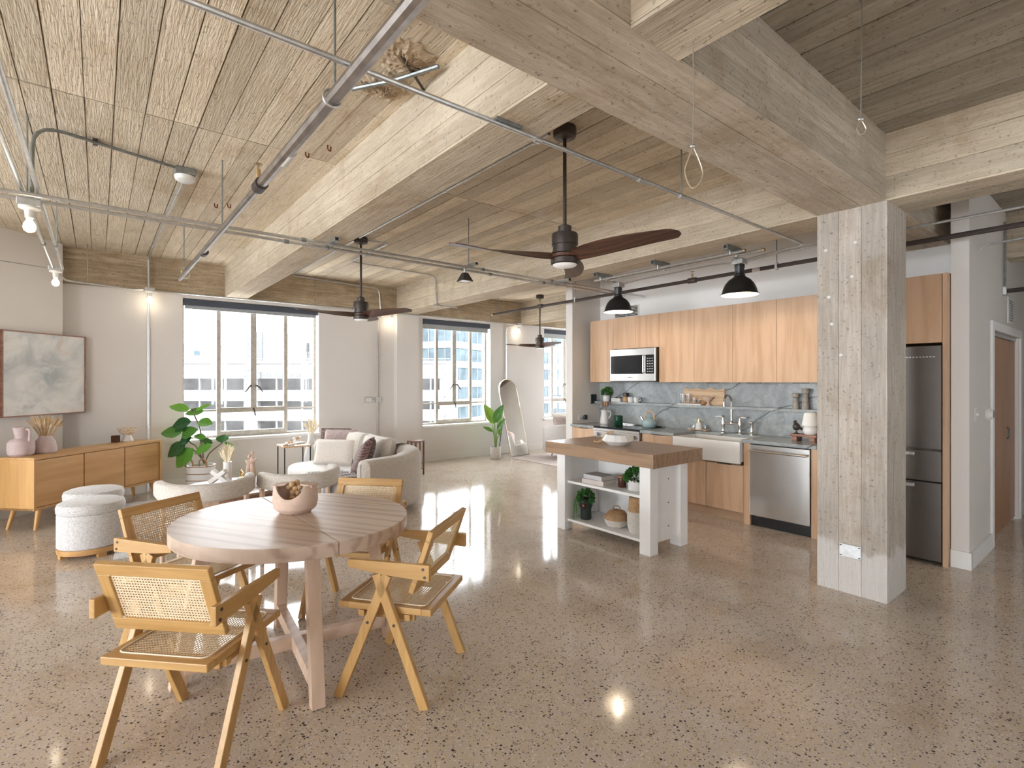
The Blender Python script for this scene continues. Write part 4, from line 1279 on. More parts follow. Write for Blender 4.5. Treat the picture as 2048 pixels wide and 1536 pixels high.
# ------------------------------------------------------------------ cane dining chairs
def cane_mesh(w, h, cell, name):
    """woven cane: a thin sheet pierced by a regular grid of eight-sided holes"""
    nx, ny = int(w / cell), int(h / cell)
    cx_, cy_ = w / nx, h / ny
    vs, fs = [], []
    r = .27
    for i in range(nx):
        for j in range(ny):
            o = len(vs)
            x0, y0 = -w / 2 + i * cx_, -h / 2 + j * cy_
            ring = [(0, 0), (.5, 0), (1, 0), (1, .5), (1, 1), (.5, 1), (0, 1), (0, .5)]
            for a, b in ring:
                vs.append((x0 + a * cx_, y0 + b * cy_, 0))
            for k in range(8):
                t = PI * 1.25 + k * PI / 4
                vs.append((x0 + (.5 + r * math.cos(t)) * cx_, y0 + (.5 + r * math.sin(t)) * cy_, .0012))
            for k in range(8):
                l_ = (k + 1) % 8
                fs.append((o + k, o + l_, o + 8 + l_, o + 8 + k))
    return MB().add(vs, fs)

def rrect(w, h, r, z=0, n=5):
    pts = []
    for cx_, cy_, a0 in ((w / 2 - r, h / 2 - r, 0), (-w / 2 + r, h / 2 - r, 90), (-w / 2 + r, -h / 2 + r, 180), (w / 2 - r, -h / 2 + r, 270)):
        for k in range(n + 1):
            a = D2R(a0 + 90 * k / n)
            pts.append((cx_ + r * math.cos(a), cy_ + r * math.sin(a), z))
    return pts

def make_chair(label, x, y, f):
    c = thing('cane_chair', label, 'chair', (x, y, 0), face(f), group='cane dining chairs')
    SW, SD, SZ = .46, .485, .45
    for y0 in (SD / 2 - .05, -SD / 2):
        MB().box(-SW / 2, SW / 2, y0, y0 + .05, SZ - .032, SZ).build('seat_rail', M['bamboox'], c, bevel=.004)
    for x0 in (-SW / 2, SW / 2 - .045):
        MB().box(x0, x0 + .045, -SD / 2 + .05, SD / 2 - .05, SZ - .032, SZ - .0005).build('side_rail', M['bamboo'], c, bevel=.003)
    sc_ = cane_mesh(SW - .08, SD - .09, .0125, 'seat').build('cane_seat', M['cane'], c, smooth=False)
    sc_.location = (0, 0, SZ - .001)
    MB().tube(rrect(SW - .07, SD - .08, .03, SZ + .001), .0035, 6, closed=True).build('seat_binding', M['caneedge'], c)
    # backrest frame in its own tilted plane
    BW, BH = .49, .315
    bk = bpy.data.objects.new('backrest', MB().box(-BW / 2, BW / 2, BH - .052, BH, -.013, .013).mesh('backrest', M['bamboox'], False))
    COL.objects.link(bk)
    bk.parent = c
    bk.location = (0, -.145, .525)
    bk.rotation_euler = (D2R(90 + 19), 0, 0)
    m = bk.modifiers.new('bevel', 'BEVEL')
    m.width, m.segments = .004, 2
    MB().box(-BW / 2, BW / 2, 0, .056, -.013, .013).build('lower_rail', M['bamboox'], bk, bevel=.004)
    for x0 in (-BW / 2, BW / 2 - .05):
        MB().box(x0, x0 + .05, .056, BH - .052, -.0125, .0125).build('stile', M['bamboo'], bk, bevel=.003)
    cb = cane_mesh(BW - .09, BH - .10, .0125, 'back').build('cane_panel', M['cane'], bk, smooth=False)
    cb.location = (0, BH / 2 + .002, .004)
    MB().tube(rrect(BW - .085, BH - .095, .03, .008), .003, 6, closed=True).build('binding', M['caneedge'], bk).location = (0, BH / 2 + .002, 0)
    MB().tube(rrect(BW - .085, BH - .095, .03, -.010), .003, 6, closed=True).build('binding', M['caneedge'], bk).location = (0, BH / 2 + .002, 0)
    for s in (-1, 1):
        xx = s * (BW / 2 + .014)
        arm = MB().add([(xx - .013, -.25, .60), (xx + .013, -.25, .60), (xx + .013, -.02, .612), (xx - .013, -.02, .612), (xx + .013, .17, .635), (xx - .013, .17, .635),
                        (xx - .013, -.25, .675), (xx + .013, -.25, .675), (xx + .013, .17, .672), (xx - .013, .17, .672), (xx + .013, -.02, .674), (xx - .013, -.02, .674)],
                       [(0, 3, 2, 1), (3, 5, 4, 2), (6, 7, 10, 11), (11, 10, 8, 9), (0, 1, 7, 6), (4, 5, 9, 8), (1, 2, 10, 7), (2, 4, 8, 10), (0, 6, 11, 3), (3, 11, 9, 5)])
        a_ = arm.build('armrest', M['bamboo'], c, bevel=.003)
        for yy, zz in ((-.228, .618), (-.22, .655)):
            MB().tube([(xx + s * .012, yy, zz), (xx + s * .0155, yy, zz)], .007, 8).build('bolt', M['bronze'], a_)
        for fy, ty in ((.225, -.035), (-.225, .02)):
            lg = MB().bar((xx, fy, 0), (xx, ty, .612), .027, .046, (0, 1, .3)).build('leg', M['bambooz'], c, bevel=.003)
            t_ = .44 / .612 * .82
            MB().tube([(xx + s * .013, fy + (ty - fy) * .62, .612 * .62), (xx + s * .0165, fy + (ty - fy) * .62, .612 * .62)], .007, 8).build('bolt', M['bronze'], lg)
        MB().bar((xx - s * .06, -.15, SZ - .052), (xx - s * .06, .15, SZ - .052), .025, .035).build('under_rail', M['bamboo'], c, bevel=.003)
    for yy in (-.12, .12):
        MB().bar((-SW / 2, yy, SZ - .05), (SW / 2, yy, SZ - .05), .03, .03).build('cross_rail', M['bamboox'], c, bevel=.003)
    return c
chair = make_chair('cane chair in the foreground with its back to the viewer', .34, 2.585, (.72, .69))
def place(label, x, y, f):
    c = copy_tree(chair)
    c.location, c.rotation_euler = (x, y, 0), (0, 0, face(f))
    c['label'] = label
place('cane chair standing right of the dining table on open floor', 1.255, 2.46, (-.61, .79))
place('cane chair on the ottoman side of the dining table', .43, 3.485, (.548, -.836))
place('cane chair tucked behind the dining table in front of the sofa', 1.36, 3.39, (-.744, -.667))

# clay vessel on the table
cv = thing('clay_vessel', 'blush clay vessel with scooped handles on the dining table', 'vase', (.905, 3.16, TZ), D2R(-38.8))
def clay(u, v):
    a = 2 * PI * u
    prof = [(.0, .0), (.085, .002), (.118, .03), (.128, .07), (.125, .115), (.118, .165)]
    t = v * (len(prof) - 1)
    i = min(int(t), len(prof) - 2)
    k = t - i
    r = prof[i][0] * (1 - k) + prof[i + 1][0] * k
    z = prof[i][1] * (1 - k) + prof[i + 1][1] * k
    scoop = max(0, math.cos(2 * a + PI)) ** .7
    cut = 1 - .80 * scoop
    z = z if z < .075 else .075 + (z - .075) * (cut if True else 1)
    return (r * math.cos(a), r * .86 * math.sin(a), z)
MB().surf(clay, 64, 20, .009).build('vessel', M['clay'], cv)
for s in (-1, 1):
    MB().add([(s * .118, -.05, .163), (s * .04, -.035, .172), (s * .03, .0, .176), (s * .04, .035, .172), (s * .118, .05, .163), (s * .118, -.05, .15), (s * .045, -.035, .162), (s * .035, .0, .166), (s * .045, .035, .162), (s * .118, .05, .15)],
             [(0, 1, 2, 3, 4), (9, 8, 7, 6, 5), (0, 5, 6, 1), (1, 6, 7, 2), (2, 7, 8, 3), (3, 8, 9, 4), (4, 9, 5, 0)]).build('handle_lip', M['clay'], cv, bevel=.003)
bd = thing('bead_garland', 'brown bead garland inside the clay vessel', 'beads', (.905, 3.16, TZ + .045))
me = MB().ball((0, 0, 0), .018, 12, 8).mesh('bead', M['bead'])
for k, p in enumerate([(-.02, .0, .12), (.012, .012, .125), (-.03, .02, .105), (.0, .0, .095), (.022, -.006, .10), (-.012, .01, .07), (.014, .0, .068), (-.02, -.01, .04), (.008, .008, .04), (.0, -.012, .02), (.025, .0, .022), (-.03, .004, .016), (.01, .03, .014)]):
    obj('bead', me, bd).location = p

# ------------------------------------------------------------------ credenza
cr = thing('credenza', 'long oak credenza with three doors and splayed legs', 'credenza', (-.504, 7.096, 0), D2R(45))
CL, CD = 1.645, .40
MB().box(0, CL, 0, CD, .725, .75).build('top', M['credenza'], cr, bevel=.002)
MB().box(0, CL, .012, CD, .21, .235).build('bottom', M['credenza'], cr, bevel=.002)
for a in (0, CL - .025):
    MB().box(a, a + .025, 0, CD, .21, .725).build('side_panel', M['credenzav'], cr, bevel=.002)
MB().box(.025, CL - .025, .035, CD, .235, .725).build('carcass', M['darkwood'], cr, smooth=False)
dwid = (CL - .05) / 3
for i in range(3):
    MB().box(.025 + i * dwid + .006, .025 + (i + 1) * dwid - .006, .012, .034, .24, .718).build('door', M['credenza'], cr, bevel=.002)
for a, b, sx, sy in ((.10, .06, -1, -1), (CL - .10, .06, 1, -1), (.10, CD - .06, -1, 1), (CL - .10, CD - .06, 1, 1)):
    MB().tube([(a, b, .21), (a + sx * .055, b + sy * .02, 0)], [.026, .015], 14).build('leg', M['credenzav'], cr)

def on_credenza(name, label, cat, x, y):
    return thing(name, label, cat, (x, y, .75), D2R(45))
v = on_credenza('ceramic_jug', 'mauve ceramic jug with a side handle on the credenza', 'jug', -.625, 7.40)
MB().lathe([(.001, 0), (.085, 0), (.105, .02), (.112, .08), (.108, .14), (.085, .17), (.055, .185), (.05, .20), (.066, .295), (.068, .30), (.060, .297), (.045, .21), (.001, .19)], 32).build('body', M['mauve'], v)
MB().tube(catmull([(-.0, -.055, .275), (.0, -.098, .27), (.0, -.10, .20), (.0, -.095, .15)], 5), .012, 10).build('handle', M['mauve'], v)
v = on_credenza('ceramic_vase', 'mauve vase holding dried grasses on the credenza', 'vase', -.445, 7.53)
MB().lathe([(.001, 0), (.09, 0), (.10, .015), (.097, .07), (.08, .135), (.058, .165), (.054, .19), (.047, .188), (.05, .16), (.001, .14)], 32).build('body', M['mauve'], v)
def dried(parent, z0, n, spread, h, mat, name='stalk', fl=.02, seed=1, droop=.0, rr=.0018):
    rnd = random.Random(seed)
    mb = MB()
    for k in range(n):
        a, s = rnd.uniform(0, 2 * PI), spread * math.sqrt(rnd.random())
        hh = h * rnd.uniform(.6, 1.0)
        tip = Vector((s * math.cos(a), s * math.sin(a), z0 + hh - droop * s))
        base = Vector((tip.x * .12, tip.y * .12, z0 - .06))
        mid = base.lerp(tip, .55) + Vector((0, 0, .02))
        mb.tube([base, mid, tip], [rr, rr, rr * .6], 4)
        d = (tip - mid).normalized()
        L = rnd.uniform(.05, .09)
        mb.tube([tip - d * L, tip - d * L * .6, tip - d * L * .2, tip + d * .02], [rr, fl * .5 * rnd.uniform(.5, 1), fl * .42 * rnd.uniform(.5, 1), .0008], 5)
    o = mb.build(name, mat, parent)
    o['kind'] = 'stuff'
    return o
dried(v, .18, 60, .16, .22, M['wheat'], 'dried_grass', .016, 3)
dried(v, .18, 22, .14, .20, M['pampas'], 'pale_grass', .02, 5)
c = on_credenza('candle_holder', 'small square brown glass candle beside the speckled bowl', 'candle', .175, 8.275)
MB().box(-.035, .035, -.035, .035, 0, .085).build('glass', M['amber'], c, bevel=.006)
MB().box(-.03, .03, -.03, .03, .085, .087).build('rim', M['darkwood'], c, smooth=False)
M['speckle'] = None
def speckled():
    m, nt, n, l, b = nodes_of('speckled_glaze')
    setp(b, rough=.3)
    p = coords(n, l, 'Object')
    v_ = n.new('ShaderNodeTexVoronoi')
    v_.inputs['Scale'].default_value = 75
    l.new(p, v_.inputs['Vector'])
    l.new(ramp(n, l, v_.outputs['Distance'], [(.30, (.40, .21, .07)), (.42, (.78, .70, .58))]), b.inputs['Base Color'])
    return m
M['speckle'] = speckled()
b = on_credenza('pedestal_bowl', 'speckled brown and cream footed bowl on the credenza', 'bowl', .30, 8.33)
MB().lathe([(.062, 0), (.066, .01), (.05, .05), (.036, .085)], 32).build('foot', M['ceramic'], b)
MB().lathe([(.001, .08), (.05, .085), (.085, .11), (.112, .165), (.114, .172), (.107, .170), (.08, .12), (.001, .10)], 32).build('bowl', M['speckle'], b)

# ------------------------------------------------------------------ painting
pt = thing('abstract_painting', 'square abstract grey-blue painting in a thin wood frame', 'painting', (-.829, 7.891, 1.125), D2R(45))
PW, PH = .988, .972
for q_ in (0, PW - .014):
    MB().box(q_, q_ + .014, -.02, .025, 0, PH).build('frame_stile', M['midwood'], pt, bevel=.002)
for q_ in (0, PH - .014):
    MB().box(.014, PW - .014, -.02, .025, q_, q_ + .014).build('frame_rail', M['midwood'], pt, bevel=.002)
def canvas():
    m, nt, n, l, b = nodes_of('abstract_canvas')
    setp(b, rough=.8)
    p = coords(n, l, 'Object', (1, 1, 1.3), (0, D2R(28), 0))
    a = noise(n, l, p, 2.1, 7, .62, 1.3)
    c = ramp(n, l, a, [(.28, (.50, .52, .525)), (.40, (.66, .665, .66)), (.50, (.78, .77, .75)), (.72, (.83, .815, .78))])
    w = noise(n, l, coords(n, l, 'Object', (1, 1, 1), (0, 0, 1)), 4.2, 5, .6, .8)
    c = mix(n, l, ramp(n, l, w, [(.60, 0.0), (.72, .55)]), c, (.66, .52, .42))
    w2 = noise(n, l, coords(n, l, 'Object', (1.0, 1, .8), (0, 2, 0)), 3.0, 6, .65, 1.0)
    c = mix(n, l, ramp(n, l, w2, [(.62, 0.0), (.74, .7)]), c, (.36, .40, .43))
    # the dark cloud sits upper centre, as painted
    g = n.new('ShaderNodeTexGradient')
    g.gradient_type = 'SPHERICAL'
    mp = n.new('ShaderNodeMapping')
    mp.vector_type = 'TEXTURE'
    mp.inputs['Location'].default_value = (.50, 0, .50)
    mp.inputs['Scale'].default_value = (.42, .5, .30)
    mp.inputs['Rotation'].default_value = (0, D2R(38), 0)
    tc = n.new('ShaderNodeTexCoord')
    l.new(tc.outputs['Object'], mp.inputs['Vector'])
    l.new(mp.outputs[0], g.inputs['Vector'])
    f = math_n(n, l, 'MULTIPLY', g.outputs['Fac'], ramp(n, l, noise(n, l, p, 5, 6, .65, 1.2), [(.35, 0.1), (.6, 1.4)]))
    c = mix(n, l, f, c, (.44, .475, .49))
    l.new(c, b.inputs['Base Color'])
    bump(n, l, b, a, .25, .004)
    return m
MB().box(.014, PW - .014, -.008, .02, .014, PH - .014).build('canvas', canvas(), pt, smooth=False)

# ------------------------------------------------------------------ ottomans
def ottoman(label, x, y, r):
    o = thing('storage_ottoman', label, 'ottoman', (x, y, 0), group='pale round storage ottomans')
    MB().lathe([(.001, .08), (r - .01, .08), (r, .09), (r, .36), (r - .004, .372), (.001, .372)], 44).build('body', M['tweed'], o)
    MB().lathe([(.001, .374), (r - .004, .374), (r + .004, .385), (r + .006, .425), (r - .004, .455), (r - .04, .470), (.001, .474)], 44).build('lid', M['tweed'], o)
    MB().lathe([(.001, .035), (r - .002, .035), (r + .002, .08), (.001, .08)], 44).build('base_ring', M['credenza'], o)
    for k in range(4):
        a = D2R(20) + k * PI / 2
        MB().bar((math.cos(a) * (r - .035), math.sin(a) * (r - .035), .0), (math.cos(a) * (r - .035), math.sin(a) * (r - .035), .036), .06, .05, (math.cos(a), math.sin(a), 0)).build('foot', M['credenza'], o, smooth=False)
ottoman('nearer pale tweed storage ottoman with wooden base', -.045, 5.95, .24)
ottoman('pale tweed storage ottoman behind its twin, nearer the credenza', -.03, 6.56, .235)

# ------------------------------------------------------------------ rug
rg_ = MB().box(0, 1.72, 0, 2.45, .0, .012).build('area_rug', M['rug'], bevel=.004)
rg_.location = (.10, 5.55, 0)
rg_.rotation_euler = (0, 0, D2R(-4))
tag(rg_, 'pale grey woven rug under the coffee table', 'rug')
r2 = MB().box(0, 2.6, -2.3, 0, .0, .010).build('area_rug', M['rug2'], bevel=.004)
r2.location = (6.38, 7.93, 0)
tag(r2, 'faded pink rug in front of the arched mirror', 'rug')

# ------------------------------------------------------------------ lounge chairs
def sweep(path, prof_fn, n):
    """closed cross-section swept along a plan path; prof_fn(i/m) -> list of (offset, z)"""
    m = len(path)
    vs, fs = [], []
    for i, p in enumerate(path):
        t = (path[min(i + 1, m - 1)] - path[max(i - 1, 0)])
        t.z = 0
        t.normalize()
        nrm = Vector((-t.y, t.x, 0))
        for o_, z in prof_fn(i / (m - 1)):
            vs.append(p + nrm * o_ + Vector((0, 0, z)))
    for i in range(m - 1):
        for k in range(n):
            l_ = (k + 1) % n
            fs.append((i * n + k, i * n + l_, (i + 1) * n + l_, (i + 1) * n + k))
    fs.append(tuple(range(n))[::-1])
    fs.append(tuple((m - 1) * n + k for k in range(n)))
    return MB().add(vs, fs)

def rprof(w, z0, z1, r, k=4):
    pts = []
    for cx_, cz, a0 in ((w / 2 - r, z1 - r, 0), (-w / 2 + r, z1 - r, 90), (-w / 2 + r, z0 + r, 180), (w / 2 - r, z0 + r, 270)):
        for j in range(k + 1):
            a = D2R(a0 + 90 * j / k)
            pts.append((cx_ + r * math.cos(a), cz + r * math.sin(a)))
    return pts

def lounge(label, x, y, f):
    c = thing('lounge_chair', label, 'armchair', (x, y, 0), face(f), group='cream lounge chairs with curved backs')
    path = [Vector((.325 * math.cos(a), .325 * math.sin(a) + .02, 0)) for a in [D2R(192 + 156 * k / 28) for k in range(29)]]
    path = [Vector((-.315, .10, 0)), Vector((-.325, .02, 0))] + path[1:-1] + [Vector((.325, .02, 0)), Vector((.315, .10, 0))]
    def prof(t):
        e = min(1, min(t, 1 - t) / .06)
        e = math.sqrt(1 - (1 - e) ** 2) if e < 1 else 1
        h = .145 * (.45 + .55 * e)
        zc = .652 + (.018 * abs(2 * t - 1) ** 2)
        w = .085 * (.4 + .6 * e)
        return rprof(w, zc - h / 2, zc + h / 2, min(.036, w * .42, h * .42))
    sweep(path, prof, 20).build('back_band', M['boucle'], c)
    MB().lathe([(.001, .30), (.25, .30), (.285, .325), (.295, .37), (.28, .415), (.24, .435), (.001, .44)], 36, (0, .06, 0)).build('seat_cushion', M['boucle'], c)
    MB().lathe([(.001, .27), (.25, .27), (.25, .30), (.001, .30)], 36, (0, .06, 0)).build('seat_frame', M['ashz'], c)
    for s in (-1, 1):
        MB().tube([(s * .305, .05, 0), (s * .305, .05, .59)], [.016, .022], 12).build('post', M['ashz'], c)
        MB().tube([(s * .20, -.20, 0), (s * .20, -.20, .28)], [.016, .022], 12).build('rear_leg', M['ashz'], c)
    MB().box(-.06, .06, -.315, -.29, .28, .60).build('back_support', M['ashz'], c, bevel=.006)
lounge('cream lounge chair between the ottomans and its twin', .705, 4.93, (.05, 1))
lounge('cream lounge chair nearer the sofa', 1.435, 4.90, (-.14, 1))

# ------------------------------------------------------------------ coffee table and its objects
cf = thing('coffee_table', 'round walnut-toned coffee table among the lounge chairs', 'coffee table', (1.17, 6.30, .012))
MB().lathe([(.001, .335), (.53, .335), (.545, .35), (.545, .362), (.535, .37), (.001, .37)], 52).build('top', M['butcher'], cf)
MB().lathe([(.42, 0), (.44, .01), (.47, .335)], 52).build('drum', M['midwood'], cf)
CZ = .382
xv = thing('cross_sculpture', 'white plaster cross-shaped sculpture on the coffee table', 'sculpture', (1.05, 6.50, CZ), D2R(-38.8))
MB().bar((-.10, 0, .02), (.075, 0, .15), .075, .05, (-.6, 0, .8)).build('bar', M['matte'], xv, bevel=.008)
MB().bar((.10, .0, .02), (-.075, 0, .15), .07, .05, (.6, 0, .8)).build('bar', M['matte'], xv, bevel=.008)
pv = thing('pampas_vase', 'white cylinder vase with cream dried pampas on the coffee table', 'vase', (1.16, 6.66, CZ), D2R(-38.8))
MB().lathe([(.001, 0), (.044, 0), (.045, .01), (.045, .22), (.038, .22), (.036, .02), (.001, .02)], 26).build('body', M['ceramic'], pv)
def plume(parent, z0, n, spread, h, seed, flat=.35, name='pampas_plume'):
    rnd = random.Random(seed)
    mb = MB()
    m = max(9, n // 3)
    for k in range(m):
        a = (k + .5) / m * 2 - 1 + rnd.uniform(-.08, .08)
        hh = h * (1 - .38 * a * a) * rnd.uniform(.82, 1)
        tip = Vector((a * spread, rnd.uniform(-1, 1) * spread * flat, z0 + hh))
        b0 = Vector((a * spread * .12, 0, z0 - .03))
        mb.tube([b0, b0.lerp(tip, .45), b0.lerp(tip, .7), b0.lerp(tip, .88), tip], [.003, .007, .012, .009, .001], 6)
        d = (tip - b0).normalized()
        for q_ in range(16):
            t = .35 + .6 * q_ / 15
            p = b0.lerp(tip, t)
            side = Vector((rnd.uniform(-1, 1), rnd.uniform(-.6, .6), rnd.uniform(.2, 1.0))).normalized()
            mb.tube([p, p + (d * .5 + side) * .016, p + (d + side) * .024], [.004, .003, .0005], 4, caps=False)
    o = mb.build(name, M['pampas'], parent)
    o['kind'] = 'stuff'
plume(pv, .22, 34, .085, .20, 4)
fg = thing('embracing_figurine', 'pale sculpture of two embracing figures on the coffee table', 'figurine', (1.39, 6.60, CZ), D2R(-38.8))
b_ = MB()
for s, hz, tilt in ((-1, .245, .012), (1, .285, -.004)):
    b_.tube(catmull([(s * .03, 0, .0), (s * .028, 0, .08), (s * .022, 0, .15), (s * .024 + tilt, 0, .21), (s * .02 + tilt, 0, hz - .03), (s * .022, 0, hz - .01)], 4), [.030, .03, .031, .032, .032, .032, .03, .028, .027, .026, .026, .027, .028, .028, .026, .022, .016, .011, .010, .010, .010][:21], 12)
    b_.ball((s * .024 + tilt, 0, hz + .022), (.021, .023, .027), 12, 8)
b_.tube(catmull([(-.045, -.02, .22), (-.0, -.04, .20), (.05, -.02, .215)], 5), .011, 8)
b_.tube(catmull([(.05, .015, .235), (.075, -.005, .24), (.03, -.035, .22), (-.03, -.03, .185)], 4), .010, 8)
b_.build('body', M['clay'], fg)
pb_ = thing('stone_block', 'white stone block under a gold knot ornament', 'block', (1.27, 6.44, CZ), D2R(-30))
MB().box(-.05, .05, -.045, .045, 0, .055).build('block', M['matte'], pb_, bevel=.01)
gk = thing('gold_ornament', 'small gold seated ornament on the white stone block', 'ornament', (1.27, 6.44, CZ + .055), D2R(-38.8))
MB().box(-.035, .035, -.018, .018, 0, .008).build('plinth', M['gold'], gk, bevel=.002)
MB().tube(catmull([(-.022, 0, .01), (-.026, 0, .05), (-.008, 0, .085), (.012, 0, .06), (-.004, 0, .035), (.02, 0, .012)], 6), .0075, 8).build('figure', M['gold'], gk)
MB().ball((-.006, 0, .09), .011, 10, 8).build('head', M['gold'], gk)
hl = thing('hurricane_candle', 'clear glass candle holder at the edge of the coffee table', 'candle', (1.36, 6.10, CZ))
MB().lathe([(.04, .0), (.04, .11), (.037, .11), (.037, .005), (.001, .004)], 24).build('glass', M['clear'], hl)
MB().lathe([(.001, .005), (.03, .005), (.03, .05), (.001, .052)], 20).build('wax', M['clay'], hl)

# ------------------------------------------------------------------ sofa
sf = thing('curved_sofa', 'oatmeal upholstered sofa with rounded arms', 'sofa', (0, 0, 0))
sp = catmull([(2.24, 5.42, 0), (2.52, 5.48, 0), (2.84, 5.59, 0), (3.03, 5.78, 0), (3.05, 6.20, 0), (3.03, 6.90, 0), (2.98, 7.40, 0), (2.78, 7.62, 0), (2.45, 7.66, 0)], 5)
def sprof(t):
    e = min(1, min(t, 1 - t) / .05)
    e = math.sqrt(max(0, 1 - (1 - e) ** 2))
    z1 = .66 + .06 * math.sin(PI * min(1, max(0, (t - .22) / .56))) ** .8 if .22 < t < .78 else .66
    w = .25 * (.62 + .38 * e)
    z0, z1 = .05 + .03 * (1 - e), z1 - .05 * (1 - e)
    return rprof(w, z0, z1, .085)
sweep(sp, sprof, 20).build('arm_and_back', M['sofafab'], sf)
seat = [(2.30, 5.58), (2.05, 5.75), (1.95, 6.3), (1.94, 7.0), (2.04, 7.38), (2.35, 7.54), (2.85, 7.5), (2.95, 7.2), (2.95, 6.0), (2.80, 5.72), (2.55, 5.6)]
MB().prism([(p.x, p.y) for p in catmull([(a, b, 0) for a, b in seat + seat[:1]], 4)[:-1]], .08, .40).build('seat', M['seatfab'], sf, bevel=.055, seg=5)
for i, p in enumerate(((2.35, 5.85), (2.2, 7.2), (2.85, 5.95), (2.8, 7.3))):
    MB().tube([(p[0], p[1], 0), (p[0], p[1], .09)], .022, 10).build('foot', M['darkwood'], sf)
def cushion(mb, w, h, t, puff=.55, Mx=None):
    def top(sgn):
        def fn(u, v):
            x_, y_ = (u - .5) * 2, (v - .5) * 2
            k = max(0, (1 - x_ ** 4) * (1 - y_ ** 4)) ** puff
            pin = 1 - .05 * (1 - abs(y_)) - .0
            pin2 = 1 - .05 * (1 - abs(x_))
            return (x_ * w / 2 * (1 - .04 * (1 - y_ * y_)), y_ * h / 2 * (1 - .04 * (1 - x_ * x_)), sgn * t / 2 * k)
        return fn
    n = 16
    f1 = top(1)
    f2 = top(-1)
    mb.surf(f1, n, n, M=Mx)
    mb.surf(lambda u, v: f2(1 - u, v), n, n, M=Mx)
    return mb
def pillow(name, label, w, h, t, loc_, yaw, lean, mat, roll=0, group=None):
    p = thing(name, label, 'pillow', loc_, yaw, group=group)
    Mx = Matrix.Rotation(D2R(90 - lean), 4, 'X') @ Matrix.Rotation(roll, 4, 'Z')
    cushion(MB(), w, h, t, .5, Matrix.Translation((0, 0, h / 2 * math.cos(D2R(lean)))) @ Mx).build('cover', M[mat], p)
    MB().tube([Mx @ Vector(q_) + Vector((0, 0, h / 2 * math.cos(D2R(lean)))) for q_ in rrect(w * .985, h * .985, .02)], .005, 6, closed=True).build('piping', M[mat], p)
    return p
for yy, nm in ((6.25, 'near'), (6.98, 'far')):
    mb = MB()
    cushion(mb, .72, .46, .24, .35, Matrix.Translation((2.80, yy, .60)) @ Matrix.Rotation(D2R(-90), 4, 'Z') @ Matrix.Rotation(D2R(78), 4, 'X'))
    mb.build('back_cushion', M['sofafab'], sf)
pillow('throw_pillow', 'cream rectangular pillow at the front of the sofa', .58, .34, .15, (2.50, 6.98, .40), D2R(-52), 14, 'pillowl')
pillow('throw_pillow', 'mauve velvet pillow behind the cream rectangular pillow', .50, .44, .16, (2.66, 7.20, .41), D2R(-50), 14, 'pillowm')
pillow('throw_pillow', 'dark brown pillow at the far sofa arm behind the mauve pillow', .46, .44, .14, (2.66, 7.36, .41), D2R(-48), 8, 'pillowd')
pillow('throw_pillow', 'dark brown crushed velvet pillow leaning on the near sofa arm', .44, .44, .17, (2.50, 5.98, .395), D2R(-105), 24, 'pillowd', roll=.45)
# throws
tw = thing('throw_blanket', 'pale grey striped throw hanging over the sofa seat front', 'blanket', (0, 0, 0))
def drape(u, v):
    y_ = 5.72 + .62 * u + .05 * math.sin(9 * v + 3 * u)
    s_ = v * .78
    w_ = .008 * math.sin(26 * u + 4 * v) + .006 * math.sin(47 * u)
    xf = 2.06 - .09 * math.sin(PI * (y_ - 5.6) / 1.5)
    if s_ < .38:
        return (xf + .38 - s_, y_, .425 + w_)
    if s_ < .44:
        a = (s_ - .38) / .06 * PI / 2
        return (xf - .04 * math.sin(a), y_, .385 + .04 * math.cos(a) + w_ * (1 - (s_ - .38) / .06))
    return (xf - .045 - w_ - .01, y_, .385 - (s_ - .44))
MB().surf(drape, 60, 36, .008).build('cloth', M['throw'], tw)
tw = thing('throw_blanket', 'beige throw lying over the sofa back', 'blanket', (0, 0, 0))
def drape2(u, v):
    y_ = 5.98 + .45 * u + .03 * math.sin(6 * v)
    w_ = .006 * math.sin(30 * u + 3 * v)
    a = -1.5 + 3.0 * v
    return (2.99 - .225 * math.sin(a) * .85 - .02 , y_, .655 + .105 * math.cos(a) + w_ - (max(0, abs(a) - 1.2) * .35) - .04 * v)
MB().surf(drape2, 40, 26, .007).build('cloth', M['throw2'], tw)

# side table by the sofa
stb = thing('side_table', 'slim black metal side table with pale top at the sofa end', 'side table', (2.05, 7.70, 0))
MB().box(0, .38, 0, .38, .575, .60).build('top', M['board'], stb, bevel=.003)
for a, b in ((.008, .008), (.364, .008), (.008, .364), (.364, .364)):
    MB().box(a, a + .014, b, b + .014, 0, .575).build('leg', M['black'], stb, smooth=False)
for q_ in (.008, .364):
    MB().box(.022, .364, q_, q_ + .014, 0, .014).build('foot_rail', M['black'], stb, smooth=False)
sg = thing('shell_garland', 'knotted shell and wood bead garland on the side table', 'beads', (2.22, 7.86, .60))
me = MB().ball((0, 0, 0), .016, 10, 6).mesh('bead', M['bead'])
me2 = MB().ball((0, 0, 0), .017, 10, 6).mesh('bead', M['ceramic'])
for k in range(16):
    a = 2 * PI * k / 16
    obj('bead', me if k % 3 else me2, sg).location = (.10 * math.cos(a), .05 * math.sin(a), .016 + .045 * (1 + math.cos(a + .6)) + .01 * math.sin(3 * a))
for k in range(7):
    obj('bead', me2 if k < 4 else me, sg).location = (-.02 - k * .024, -.10 - .006 * k, .016)
bk_ = thing('book', 'flat grey book on the sofa end of the side table', 'book', (2.32, 7.92, .60), D2R(20))
MB().box(-.07, .07, -.05, .05, .003, .022).build('pages', M['paper'], bk_, smooth=False)
MB().box(-.072, .072, -.052, .052, .0, .003).box(-.072, .072, -.052, .052, .022, .025).build('cover', M['cover1'], bk_, smooth=False)
pv = thing('pampas_vase', 'cream dried palm in a pale vase behind the sofa pillows', 'vase', (2.56, 8.10, .0), D2R(-38.8))
